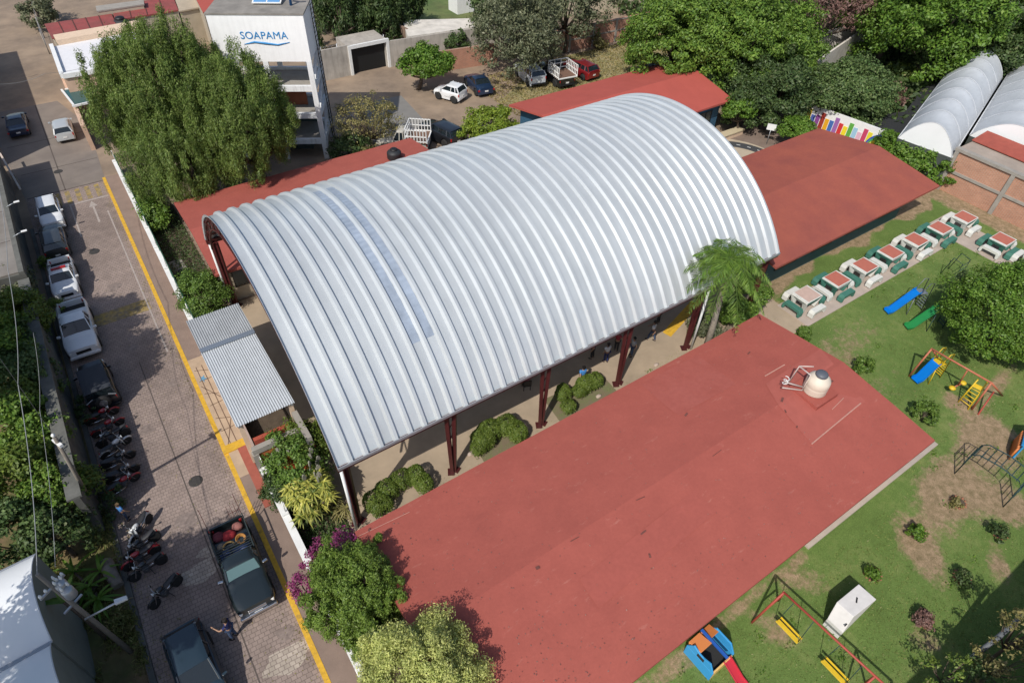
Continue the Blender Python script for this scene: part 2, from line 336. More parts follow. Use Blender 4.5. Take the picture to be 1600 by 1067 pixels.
b = MB(); b.bb((.2, 17.9, .1), (.6, 21.6, .2)); o = b.build('red_step', M('redstep', (.33, .09, .06), .85, n=(3, .15))); o['kind'] = 'structure'
b = MB(); b.bb((.75, -20, -.1), (2.9, 50, .02)); o = b.build('garden_soil', SOIL); o['kind'] = 'structure'
sheet('schoolyard', rect(2.9, 12.6, 30.3, 32), .03, COURT)
sheet('back_yard', rect(2.9, 32.0, 30.3, 42), .02, M('yard_dirt', (.22, .165, .12), .95, n=(1, .2)))
sheet('round_plaza', [(39.5+5.6*math.cos(a*math.pi/24), 27.6+5.2*math.sin(a*math.pi/24)) for a in range(48)], .04, M('plaza', (.42, .35, .26), .9, n=(1.2, .12)))
sheet('side_yard', rect(30.3, 25.2, 51, 32), .028, M('side_dirt', (.20, .15, .12), .95, n=(1.2, .2), bump=(10, .3)))
b = MB()
for k in range(60):     # the painted track on the round plaza
    a = k*math.pi/30; c, s_ = math.cos(a), math.sin(a); a2 = a+math.pi/30; c2, s2 = math.cos(a2), math.sin(a2)
    b.quad(*[(40.2+r*cc*1.05, 27.4+r*ss, .045) for r, cc, ss in ((3.6, c, s_), (4.5, c, s_), (4.5, c2, s2), (3.6, c2, s2))])
o = b.build('painted_track', M('track', (.05, .052, .055), .9)); o['kind'] = 'structure'
b = MB()
for k in range(30):
    a = k*math.pi/15; b.box((40.2+4.25*math.cos(a), 27.4+4.05*math.sin(a), .049), (.30, .07, .004), a+math.pi/2)
o = b.build('track_dashes', WHITE); o['kind'] = 'structure'
# paint and blotches on the court
sheet('court_marking', [tuple(G(1035, 520)[:2]), tuple(G(1080, 470)[:2]), tuple(G(1092, 478)[:2]), tuple(G(1048, 527)[:2])], .036, YEL)
sheet('planting_bed', [(9.2, 13), (12, 13), (12.2, 16.3), (9.6, 16.5)], .036, M('bed', (.20, .155, .10), .95, n=(2, .2), col2=(.13, .14, .06), n2=2))
sheet('planting_bed', [(13.6, 13), (17.4, 13), (17.6, 16.2), (14, 16.4)], .036, MATS['bed'])
b = MB(); b.bb((18.5, 3.62, -.05), (28.4, 4.7, .12)); o = b.build('concrete_walk', M('cw', (.40, .34, .29), .9, n=(2, .12), bump=(25, .2))); o['kind'] = 'structure'
# lawn with worn patches (mask = how worn the turf is)
def lawn():
    xs = np.arange(4.0, 52.5, .16); ys = np.arange(-9.0, 17.6, .16)
    X, Y = np.meshgrid(xs, ys)
    def blob(px, py, rx, ry, rot=0, st=1.):
        c = G(px, py); dx, dy = X-c.x, Y-c.y; ca, sa = math.cos(rot), math.sin(rot)
        return st*np.exp(-(((dx*ca+dy*sa)/rx)**2+((-dx*sa+dy*ca)/ry)**2)**1.4)
    m = sum(blob(*a) for a in [(1480, 770, 2.6, 1.3, .2, 1.3), (1545, 690, 2.0, 1.6, .4, 1.3), (1440, 860, .9, 1.7, -.5, 1.1), (1570, 790, 1.5, 1.2, 0, 1.0),
        (1250, 905, .7, 1.5, .9, .75), (1210, 985, .8, 1.1, .3, .8), (1560, 600, 2.5, .5, .1, .9), (1492, 628, .8, .8, 0, .9), (1300, 560, 4.0, 1.4, 0, .42), (1400, 600, 3, 1.0, 0, .3),
        (1350, 510, 3.2, 1.3, 0, .32), (1560, 880, 1.2, .6, .7, .8), (1445, 1000, .7, .7, 0, .7), (1290, 590, 3.0, 2.0, 0, .3), (1380, 640, 2.0, 1.4, 0, .25), (1220, 490, .9, 1.6, 0, 1.2), (1200, 445, 1.5, 1.2, 0, 1.1), (1120, 1010, 1.2, .35, .0, .5), (1050, 1050, 2.0, .3, 0, .7)])
    strip = np.clip((Y-(15.75+.35*np.sin(X*.9)+.2*np.sin(X*2.3)))*1.6, 0, 1)*(X > 29)
    m = np.maximum(m, strip*1.3); m = np.maximum(m, (X > 49.2)*1.0*np.clip((X-49)/1.2, 0, 1))
    m = np.maximum(m, .8*np.exp(-((Y-3.55)/.3)**2)*(X < 18.4)*(X > 7.5))
    b = MB(); V = b.grid([[(X[j, i], Y[j, i], .012) for i in range(len(xs))] for j in range(len(ys))], False)
    o = b.build('lawn', M('lawn_base', (.1, .1, .1), .97)); o['kind'] = 'structure'
    at = o.data.attributes.new('worn', 'FLOAT', 'POINT'); at.data.foreach_set('value', m.ravel().astype(np.float32))
    t = MATS['lawn_base'].node_tree; p = t.nodes['Principled BSDF']; p.inputs['Specular IOR Level'].default_value = .1
    a = t.nodes.new('ShaderNodeAttribute'); a.attribute_name = 'worn'; tc = t.nodes.new('ShaderNodeTexCoord')
    def noise(sc, d=8, ro=.65):
        q = t.nodes.new('ShaderNodeTexNoise'); q.inputs['Scale'].default_value = sc; q.inputs['Detail'].default_value = d; q.inputs['Roughness'].default_value = ro
        t.links.new(tc.outputs['Object'], q.inputs[0]); return q
    def math_(op, a_, b_):
        q = t.nodes.new('ShaderNodeMath'); q.operation = op
        for i, v in enumerate((a_, b_)):
            if isinstance(v, (int, float)): q.inputs[i].default_value = v
            else: t.links.new(v, q.inputs[i])
        return q.outputs[0]
    n1, n2_, n3 = noise(1.1), noise(6), noise(.35, 4)
    k = math_('ADD', math_('ADD', a.outputs['Fac'], math_('MULTIPLY', math_('SUBTRACT', n1.outputs[0], .5), 1.5)), math_('MULTIPLY', math_('SUBTRACT', n2_.outputs[0], .5), .9))
    rp = t.nodes.new('ShaderNodeValToRGB'); rp.color_ramp.elements[0].position = .42; rp.color_ramp.elements[0].color = (0, 0, 0, 1)
    rp.color_ramp.elements[1].position = .85; rp.color_ramp.elements[1].color = (1, 1, 1, 1); t.links.new(k, rp.inputs[0])
    g = t.nodes.new('ShaderNodeValToRGB'); e = g.color_ramp.elements
    e[0].position = .3; e[0].color = (.095, .142, .038, 1); e[1].position = .72; e[1].color = (.225, .25, .09, 1)
    q = e.new(.5); q.color = (.125, .190, .050, 1)
    gm = math_('ADD', math_('MULTIPLY', n3.outputs[0], .6), math_('MULTIPLY', noise(2.4).outputs[0], .4)); t.links.new(gm, g.inputs[0])
    d = t.nodes.new('ShaderNodeValToRGB'); d.color_ramp.elements[0].position = .35; d.color_ramp.elements[0].color = (.20, .155, .085, 1)
    d.color_ramp.elements[1].position = .65; d.color_ramp.elements[1].color = (.37, .265, .17, 1); t.links.new(noise(3).outputs[0], d.inputs[0])
    mx = t.nodes.new('ShaderNodeMix'); mx.data_type = 'RGBA'; t.links.new(rp.outputs[0], mx.inputs[0]); t.links.new(g.outputs[0], mx.inputs[6]); t.links.new(d.outputs[0], mx.inputs[7])
    f = noise(38, 4); mr = t.nodes.new('ShaderNodeMapRange'); mr.inputs[1].default_value = .3; mr.inputs[2].default_value = .7; mr.inputs[3].default_value = .62; mr.inputs[4].default_value = 1.38
    t.links.new(f.outputs[0], mr.inputs[0]); sc = t.nodes.new('ShaderNodeVectorMath'); sc.operation = 'SCALE'; t.links.new(mx.outputs[2], sc.inputs[0]); t.links.new(mr.outputs[0], sc.inputs['Scale'])
    t.links.new(sc.outputs[0], p.inputs['Base Color'])
    bp = t.nodes.new('ShaderNodeBump'); bp.inputs['Strength'].default_value = .6; bp.inputs['Distance'].default_value = .05; t.links.new(f.outputs[0], bp.inputs['Height']); t.links.new(bp.outputs[0], p.inputs['Normal'])
    # blades
    n = 120000; px = rng.uniform(6, 46, n); py = rng.uniform(-8, 15.2, n)
    wv = m[np.clip(((py+9)/.16).astype(int), 0, len(ys)-1), np.clip(((px-4)/.16).astype(int), 0, len(xs)-1)]
    cl = np.sin(px*1.7+np.sin(py*2.1))*np.cos(py*1.9+np.sin(px*1.3))
    keep = (rng.random(n) > wv*1.25) & (rng.random(n) < .6+.4*cl); inb = (px > 2) & (px < 25.3) & (py > 3.2) & (py < 13.2); keep &= ~inb; keep &= ~((px > 18.3) & (px < 25.2) & (py > 2.9) & (py < 3.8))
    px, py = px[keep], py[keep]
    g_ = leaves('lawn_grass', leafmat('grass_leaf', (.10, .15, .035), (.18, .21, .07), (.32, .28, .15), .4), None, np.c_[px, py, np.full(len(px), .03)], .075, .4, None)
    g_['kind'] = 'stuff'; tag(g_, 'short patchy green lawn grass around the playground', 'grass')
lawn()
sheet('parking_grass', [(33, 43.2), (52, 40.8), (62, 43), (62, 52), (42, 52.2), (38, 50.8), (31, 46.5)], .01, DRYG)
sheet('green_field', rect(27, 66, 75, 130), .012, GREENF)
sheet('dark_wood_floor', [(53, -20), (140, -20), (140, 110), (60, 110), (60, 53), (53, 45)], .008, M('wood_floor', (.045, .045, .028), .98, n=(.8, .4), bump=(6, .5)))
sheet('left_verge', rect(-30, -20, -5.55, 36), .006, M('verge', (.17, .115, .06), .98, n=(1.5, .35), col2=(.09, .10, .03), n2=.8, bump=(9, .6)))
sheet('asphalt_pad', [(18.6, 44.2), (23.4, 43), (24.4, 52.2), (19, 52.6)], .012, M('pad', (.20, .19, .175), .9, n=(1, .1)))
b = MB(); b.bb((49.3, 12.55, 0), (30.1, 14.75, .06)); o = b.build('picnic_paving', M('picpave', (.40, .33, .28), .9, n=(1.5, .14))); o['kind'] = 'structure'
b = MB(); b.bb((48.6, 6.0, 0), (45.9, 12.55, .059)); o = b.build('picnic_paving', MATS['picpave']); o['kind'] = 'structure'
# wear on the street: covers, oil spots, patched blocks, litter
for x, y in ((-2.5, 41.5), (-1.9, 21.0), (-2.9, 53.2)):
    b = MB(); b.lathe((x, y, 0), [(.30, .0), (.30, .014), (.26, .016)], 24); o = b.build('manhole_cover', M('iron', (.06, .055, .05), .7, .3, n=(9, .3))); o['kind'] = 'structure'
OIL = M('oil_stain', (.185, .143, .125), .75, n=(7, .35), col2=(.24, .19, .165), n2=4)
for x, y, r in ((-2.2, 37.2, .35), (-3.0, 25.2, .3), (-1.3, 27.6, .22), (-2.7, 19.2, .4), (-1.0, 12.4, .3), (-2.4, 31.3, .25), (-1.5, 46.2, .2)):
    sheet('oil_stain', [(x+r*math.cos(a)*(1+.35*math.sin(3*a+x*5)), y+r*1.3*math.sin(a)*(1+.3*math.cos(2*a+y))) for a in np.linspace(0, 2*math.pi, 19)[:-1]], .0085, OIL)
PT = brickmat('pavers_pale', (.42, .36, .30), (.34, .29, .24), (.2, .16, .14), 1.0, .20, .17, .012, n=(2.6, .3), rot=(0, 0, R(4)))
for x, y, r in ((-3.0, 16.6, .8), (-2.2, 17.3, .6), (-1.2, 11.5, .9)):
    sheet('paver_repair', [(x+r*math.cos(a)*(1+.25*math.sin(4*a+x*5)), y+r*.55*math.sin(a)*(1+.2*math.cos(3*a+y))) for a in np.linspace(0, 2*math.pi, 15)[:-1]], .0075, PT)
# ---------------------------------------------------------------- the arched canopy
def dome():
    X0, X1, YC, HS, ZE, RISE = 2.95, 28.2, 23.45, 8.5, 4.62, 4.7
    Rr = (HS*HS+RISE*RISE)/(2*RISE); zc = ZE+RISE-Rr; a0 = math.asin(HS/Rr)
    t = thing('arched_roof_canopy', 'large arched corrugated metal canopy over the school yard on maroon steel posts', 'canopy', (X0, YC, 0))
    NP = 40; pw = (X1-X0)/NP; NA = 56
    SH = M('dome_sheet', (.55, .58, .59), .42, .30, n=(.9, .045), spec=.5, col2=(.51, .54, .555), n2=.35)
    tt = SH.node_tree; pr = tt.nodes['Principled BSDF']; old = pr.inputs['Base Color'].links[0].from_socket; gi = tt.nodes.new('ShaderNodeNewGeometry'); mr = tt.nodes.new('ShaderNodeMapRange'); mr.inputs[3].default_value = .95; mr.inputs[4].default_value = 1.05
    tt.links.new(gi.outputs['Random Per Island'], mr.inputs[0]); sc_ = tt.nodes.new('ShaderNodeVectorMath'); sc_.operation = 'SCALE'; tt.links.new(old, sc_.inputs[0]); tt.links.new(mr.outputs[0], sc_.inputs['Scale']); tt.links.new(sc_.outputs[0], pr.inputs['Base Color'])
    # rib section over one pan: (fraction, height)
    sec = [(0, .085), (.07, .088), (.12, .08), (.185, .012), (.205, .0), (.52, -.004), (.855, .0), (.875, .012), (.94, .08)]
    def P(x, a, h): return (x-X0, (Rr+h)*math.sin(a), zc+(Rr+h)*math.cos(a))
    def strip(b, i0, i1, A0, A1, n, lift=0):
        for i in range(i0, i1):     # rib crown, flanks and flat pan folded crisply: each its own strip
            dx, dh = random.uniform(-.006, .006), random.uniform(-.004, .004); wv = random.uniform(0, 6)
            for seg in ([(0, .11), (.02, .11)], [(.02, .11), (.07, .0)], [(.07, .0), (.5, -.003), (.68, .0)], [(.68, .0), (.83, .11)], [(.83, .11), (1.0, .11)]):
                b.grid([[P(X0+(i+f)*pw+dx*(f not in (0, 1.0)), A0+(A1-A0)*k/n, h+lift+dh*(.004*0+(h < .01))+(.004*math.sin(k*.55+wv) if f == .5 else 0)) for f, h in seg] for k in range(n+1)], True)
    streak(SH, .10, (1.5, .15, .15))
    b = MB(); strip(b, 0, NP, -a0-.012, a0+.012, NA)
    o = b.build('roof_sheet', SH, t)
    so = o.modifiers.new('s', 'SOLIDIFY'); so.thickness = .012; so.use_rim = False
    bpy.context.view_layer.objects.active = o
    SKY = M('skylight', (.38, .44, .52), .35, .25, spec=.5, n=(1.6, .22))
    tt = SKY.node_tree; wv = tt.nodes.new('ShaderNodeTexWave'); wv.wave_type = 'BANDS'; wv.bands_direction = 'Y'; wv.inputs['Scale'].default_value = 1.1; wv.inputs['Distortion'].default_value = .6
    tc = tt.nodes.new('ShaderNodeTexCoord'); tt.links.new(tc.outputs['Object'], wv.inputs[0]); bp = tt.nodes.new('ShaderNodeBump'); bp.inputs['Strength'].default_value = .5; bp.inputs['Distance'].default_value = .05
    tt.links.new(wv.outputs[1], bp.inputs['Height']); tt.links.new(bp.outputs[0], tt.nodes['Principled BSDF'].inputs['Normal'])
    for i in (7, 8):
        b = MB(); rows = []
        for k in range(40):
            a = .30-1.0*k/39; rows.append([P(X0+(i+f)*pw, a, .012+.010*math.sin(k*2.2)) for f in (.075, .4, .675)])
        b.grid(rows); q = b.build('skylight_panel', SKY, t); q['label'] = 'bluish translucent panel near the crown of the arch'
    # trusses
    for x in [X0+.12] + [3.0+4.95*k for k in range(1, 5)] + [27.75]:
        b = MB(); n = 26; pts = []
        for dr in (-.12, -.62):
            r = Rr+dr; pts.append([Vector((x-X0, r*math.sin(-a0+2*a0*k/n), zc+r*math.cos(-a0+2*a0*k/n))) for k in range(n+1)])
        for p in pts:
            for a, c in zip(p, p[1:]): b.bar(a, c, .09, .07)
        for k in range(n): b.bar(pts[k % 2][k], pts[1-k % 2][k+1], .045)
        b.build('roof_truss', MAROON, t)
    b = MB()
    for k in range(9):
        a = -a0+.06+(2*a0-.12)*k/8; r = Rr-.07; b.bar((0.02, r*math.sin(a), zc+r*math.cos(a)), (X1-X0-.02, r*math.sin(a), zc+r*math.cos(a)), .06, .1)
    b.build('purlins', MAROON, t)
    for sgn in (-1, 1):
        y = sgn*(HS+.02)
        b = MB(); b.bb((0, y-.09, ZE-.28), (X1-X0, y+.10, ZE-.06)); b.build('gutter', MAROON, t)
        b = MB(); b.bb((0, y+sgn*.103, ZE-.12), (X1-X0, y+sgn*.15, ZE+.02)); b.build('flashing', GALV, t)
        for k in range(6):
            x = 3.0+4.95*k-X0+(.28 if k == 0 else .03); yy = sgn*(15.18-YC)*-1 if sgn > 0 else (15.18-YC)
            b = MB()
            for s2 in (-1, 1):
                b.box((x+s2*.13, yy, .06), (.3, .36, .06), s2*.5); b.bar((x+s2*.06, yy, .06), (x+s2*(.20 if k else .1), yy-sgn*.03*0, ZE-.2), .14, .17)
            for q in range(5): z = .9+q*.75; b.bar((x-.06-.12*z/ZE, yy, z), (x+.06+.12*(z+.4)/ZE, yy, z+.4), .04)
            b.build('steel_column', MAROON, t)
    for x, sgn in ((.12, -1), (.12, 1), (20.05, -1)):
        y = sgn*(HS+.03); b = MB(); b.tube((x, y, 0.05), (x, y, ZE-.1), .065, n=10); b.build('downpipe', WHITE, t)
dome()
# ---------------------------------------------------------------- gable roofed school buildings
def gable_building(name, label, x0, x1, y0, y1, ze, zr, wall, over=.55, thick=.14, roof=RED, windows=True):
    t = thing(name, label, 'school building', ((x0+x1)/2, (y0+y1)/2, 0))
    ox, oy = (x0+x1)/2, (y0+y1)/2; hx, hy = (x1-x0)/2, (y1-y0)/2
    b = MB(); n = 18
    for s in (-1, 1):
        rows = [[(-hx+2*hx*k/n, s*hy*(1-j/6), ze+(zr-ze)*j/6+.012*math.sin(k*1.7+j)) for k in range(n+1)] for j in range(7)]
        b.grid(rows, False)
    def sk(a, c, d=thick): b.quad(a, c, (c[0], c[1], c[2]-d), (a[0], a[1], a[2]-d))
    for s in (-1, 1):
        sk((-hx, s*hy, ze), (hx, s*hy, ze)); sk((s*hx, -hy, ze), (s*hx, 0, zr)); sk((s*hx, hy, ze), (s*hx, 0, zr))
        b.quad((-hx, s*hy, ze-thick), (hx, s*hy, ze-thick), (hx, 0, zr-thick), (-hx, 0, zr-thick))
    b.build('roof', roof, t)
    wx, wy = hx-over, hy-over; b = MB()
    zt = lambda y: ze-thick+(zr-ze)*(1-abs(y)/hy)-.01
    for s in (-1, 1):
        b.bb((-wx, s*wy-.07, 0), (wx, s*wy+.07, zt(wy)))
        A = [(s*wx, -wy+.07, 0), (s*wx, wy-.07, 0), (s*wx, wy-.07, zt(wy-.07)), (s*wx, 0, zt(0)), (s*wx, -wy+.07, zt(wy-.07))]; b.solid(A, (-s*.14, 0, 0))
    b.build('wall', wall, t)
    if windows:
        for s in (-1, 1):
            k = max(2, int(2*wx/3.2))
            for i in range(k):
                x = -wx+(i+.5)*2*wx/k; b = MB(); b.bb((x-1.0, s*(wy+.075), 1.0), (x+1.0, s*(wy+.095), 2.1)); wnd = b.build('window', MATS['school_glass'], t)
                b = MB()
                for xx in (x-1.0, x-.33, x+.33, x+1.0): b.bb((xx-.03, s*(wy+.096), .97), (xx+.03, s*(wy+.125), 2.13))
                for zz in (.97, 2.13): b.bb((x-1.05, s*(wy+.126), zz-.03), (x+1.05, s*(wy+.14), zz+.03))
                f = b.build('frame', BLACK, wnd)
    return t
M('school_glass', (.03, .045, .05), .15, n=(1, .3)); TEALW = M('teal_wall', (.045, .10, .10), .8, n=(2, .15)); BEIGEW = M('beige_wall', (.42, .36, .27), .85, n=(1.5, .1))
tf = gable_building('long_school_building', 'long low school building with weathered red gable roof and water tank, nearest the camera', 2.6, 25.25, 3.4, 13.1, 2.95, 3.55, BEIGEW)
b = MB()      # re-coated area and seams on the roof (follow the slope)
def on_front(px, py):     # roof surface point under a photo pixel, in the building's frame
    for z in np.arange(2.9, 3.8, .005):
        p = G(px, py, z); zz = 2.95+.6*(1-abs(p.y-8.25)/4.85)
        if z >= zz: break
    return Vector((p.x-13.925, p.y-8.25, zz+.02))
def decal(*pp, up=0.0):
    v = [on_front(*p)+Vector((0, 0, up)) for p in pp]; b.bm.faces.new([b.bm.verts.new(q) for q in v])
decal((1216, 633), (1268, 694), (1352, 628), (1300, 566)); decal((1216, 633), (1300, 566), (1282, 545), (1196, 600), up=.001)
b.build('roof_patch', REDP, tf)
for pts_, cc in ((((905, 905), (1085, 765), (1120, 800), (935, 950)), (.342, .089, .069)), (((1000, 600), (1090, 555), (1150, 600), (1060, 650)), (.346, .097, .077))):
    b = MB(); decal(*pts_); b.build('roof_patch', M('patch%0.3f' % cc[0], cc, .85, n=(6, .08), spec=.2, col2=(.32, .084, .065), n2=1.1), tf)
b = MB()
def line(p, q, w=.05, seg=14):
    pts = [on_front(p[0]+(q[0]-p[0])*k/seg, p[1]+(q[1]-p[1])*k/seg) for k in range(seg+1)]
    for a, c in zip(pts, pts[1:]): b.bar(a+Vector((0, 0, .002)), c+Vector((0, 0, .002)), w, .012)
for _a in (((1268, 694), (1345, 630), .05), ((1195, 588), (1226, 570), .05), ((560, 838), (640, 800), .02), ((1300, 640), (1318, 622), .03)):
    b = MB(); line(*_a); b.build('roof_seam', M('seam', (.44, .23, .18), .85, n=(9, .2)), tf)
b = MB()
for k in range(24):
    p = (840+410*k/24, 878-250*k/24-6*math.sin(k)); p2 = (840+410*(k+.8)/24, 878-250*(k+.8)/24)
    if k in (3, 9, 16): line(p, p2, random.uniform(.02, .04), 2)
for px, py in ((1170, 552), (1227, 643), (1245, 667), (1300, 596), (1222, 625), (1015, 868), (840, 887), (1072, 648), (577, 828), (1005, 832)):
    v = on_front(px, py); b.box(v+Vector((0, 0, .01)), (random.uniform(.12, .3), random.uniform(.05, .12), .015), random.uniform(0, 3))
b.build('roof_stain', M('stain', (.14, .05, .04), .9, n=(8, .3)), tf)
gable_building('right_school_building', 'wide red roofed classroom block between the arched canopy and the brick wall', 29.4, 46.3, 15.3, 25.1, 2.8, 3.5, TEALW, over=1.25, roof=REDB)
tb = gable_building('back_school_building', 'bright red roofed building beyond the crown of the arched canopy', 28.0, 44.3, 31.9, 40.4, 2.9, 3.75, M('blue_wall', (.035, .10, .17), .7, n=(2, .1)), over=.7, roof=M('roof_red_bright', (.39, .085, .065), .8, n=(.6, .07), bump=(60, .12), spec=.25))
gable_building('street_school_building', 'red roofed building behind the arched canopy next to the water tower', 2.75, 19.4, 31.95, 40.6, 2.3, 2.8, BEIGEW, over=.3)
# ---------------------------------------------------------------- entrance canopy
def entrance():
    t = thing('entrance_canopy', 'grey corrugated sheet canopy over the school entrance beside the sidewalk', 'canopy', (1.75, 24.1, 0))
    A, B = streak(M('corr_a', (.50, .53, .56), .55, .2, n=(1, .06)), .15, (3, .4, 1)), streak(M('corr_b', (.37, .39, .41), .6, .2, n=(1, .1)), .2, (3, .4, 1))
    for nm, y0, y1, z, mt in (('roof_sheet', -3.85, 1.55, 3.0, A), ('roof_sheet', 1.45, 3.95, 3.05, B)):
        b = MB(); n = 24*6; xs = [-1.28+2.55*i/n for i in range(n+1)]
        b.grid([[(x, y, z+.022*math.sin(i*2*math.pi/6)) for i, x in enumerate(xs)] for y in (y0, (y0+y1)/2, y1)]); b.build(nm, mt, t)
    b = MB(); b.bb((-1.28, 1.35, 3.04), (1.28, 1.62, 3.09)); b.build('lap_flashing', M('corr_c', (.22, .26, .32), .5, .4), t)
    b = MB()
    for x in (-1.15, 1.15): b.bb((x-.06, -3.8, 2.83), (x+.06, 3.85, 2.95))
    b.build('beam', GALV, t)
    for x in (-1.1, 1.1):
        for y in (-3.6, 0, 3.7): b = MB(); b.bb((x-.1, y-.1, 0), (x+.1, y+.1, 2.83)); b.build('post', CREAM, t)
    b = MB(); b.bb((1.0, -5.6, 2.2), (1.25, -3.85, 2.5)); b.bb((-1.1, -4.75, 1.9), (1.0, -4.5, 2.2)); b.bb((-1.15, -4.78, 0), (-.9, -4.47, 1.9)); b.bb((1.0, -5.6, 0), (1.25, -5.3, 2.2)); b.build('concrete_beam', CONC, t)
    b = MB(); b.bb((-.9, -4.68, 0), (1.0, -4.6, 1.9)); b.build('wall_panel', M('mural_o', (.42, .13, .04), .8, n=(1.5, .15)), t)
    b = MB(); b.bb((-.6, -4.59, .6), (-.25, -4.57, 1.7)); b.bb((.2, -4.59, .9), (.7, -4.57, 1.5)); b.build('painted_panel', YEL, t)
    b = MB(); b.bb((-.85, -4.0, 0), (.9, -3.8, 1.9)); b.build('mural_wall', M('mural_r', (.36, .07, .04), .8), t)
    g = thing('red_gate', 'orange red steel gate panel lying behind the entrance beam', 'gate', (2.3, 18.6, 0))
    b = MB(); b.bb((-.75, -.03, .1), (.75, .03, 1.9)); b.build('panel', M('gate_red', (.40, .07, .02), .6, n=(3, .15)), g)
    b = MB()
    for x in np.linspace(-.75, .75, 7): b.bar((x, .06, .05), (x, .06, 1.95), .04)
    b.bar((-.78, .06, 1.95), (.78, .06, 1.95), .05); b.build('frame', MAROON, g)
    s = MB(); s.bb((1.35, 18.6, 1.55), (2.7, 18.7, 1.62)); o = s.build('white_rail', WHITE); tag(o, 'thin white rail above the red gate', 'rail'); o.rotation_euler.z = 0
entrance()
# ---------------------------------------------------------------- the street wall
def street_wall():
    t = thing('white_street_wall', 'long low white wall with a capped top between sidewalk and school garden', 'wall', (.78, 20, 0))
    PW = M('wall_pink', (.40, .30, .26), .85, n=(2, .1))
    for y0, y1 in ((-10, -.05), (0, 8.1), ):
        b = MB(); b.bb((-.10, y0-11.9, 0), (.10, y1-.1, .86)); b.build('wall_section', PW, t)
    for y0, y1 in ((-11, -1.8), (-1.0, .4), (8.4, 31)):
        b = MB(); b.bb((-.10, y0, 0), (.10, y1, .86)); b.build('wall_section', PW, t)
        b = MB(); b.bb((-.15, y0, .861), (.15, y1, .93)); b.build('wall_cap', WHITE, t)
        for y in np.arange(y0+.3, y1, 2.45):
            b = MB(); b.bb((-.13, y-.13, .93), (.15, y+.13, 1.02)); b.tube((0.06, y, 1.0), (.06, y, 1.75), .025, n=6); b.build('post', WHITE, t)
    f = thing('green_mesh_fence', 'green wire mesh fence standing on the white street wall beside the round bush', 'fence', (.9, 38, .93))
    b = MB()
    for z in (.05, .4, .75): b.bar((0, -9, z), (0, 12, z), .025)
    for y in np.arange(-9, 12.01, .18): b.bar((0, y, .02), (0, y, .78), .008)
    b.build('mesh', M('green_wire', (.02, .08, .05), .6), f)
    b = MB()
    for y in np.arange(-9, 12.01, 3): b.bar((0, y, 0), (0, y, .85), .06)
    b.build('posts', M('green_wire'), f)
street_wall()
# ---------------------------------------------------------------- left side of the street
wl = thing('dark_boundary_wall', 'tall weathered dark grey wall along the parked pickups', 'wall', (-5.75, 29, 0))
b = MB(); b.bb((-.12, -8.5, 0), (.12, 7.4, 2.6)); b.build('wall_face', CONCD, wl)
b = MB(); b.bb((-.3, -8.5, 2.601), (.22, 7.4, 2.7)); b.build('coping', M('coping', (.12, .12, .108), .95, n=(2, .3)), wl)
fb = thing('flat_concrete_building', 'low building with bare concrete flat roof at the left edge of the street', 'building', (-10, 44, 0))
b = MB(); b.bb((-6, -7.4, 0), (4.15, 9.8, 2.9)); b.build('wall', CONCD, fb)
b = MB(); b.bb((-6, -7.3, 2.901), (4.15, 9.8, 3.0)); b.build('roof', M('old_roof', (.23, .21, .19), .95, n=(.8, .2), col2=(.17, .15, .13), n2=.5), fb)
b = MB(); b.bb((4.15, -7.4, 2.6), (4.4, 9.8, 3.02)); b.build('parapet', M('coping'), fb)
b = MB()
for y in (-4, -.5, 3, 6.5): b.bb((-6, y, 3.001), (4.1, y+.04, 3.012))
b.bb((.8, -7, 3.001), (.84, 9.8, 3.013)); b.build('roof_joint', M('dark_line'), fb)
tl = thing('tall_left_building', 'tall plastered building at the left edge shading the road', 'building', (-13, 63, 0))
b = MB(); b.bb((-7, -8, 0), (5.2, 14, 6)); b.build('wall', M('plaster', (.38, .33, .28), .9, n=(1, .12)), tl)
b = MB(); b.bb((-7, -8, 6.001), (5.3, 14, 6.2)); b.build('roof', CONC, tl)
hb = thing('shade_building', 'two storey building just outside the lower right corner shading the lawn', 'building', (19, -7.95, 0))
b = MB(); b.bb((-7.6, -3, 0), (13, 3, 6.6)); b.build('wall', M('plaster'), hb)
b = MB(); b.bb((-7.7, -3.1, 6.601), (13.1, 3.1, 6.8)); b.build('roof', CONC, hb)
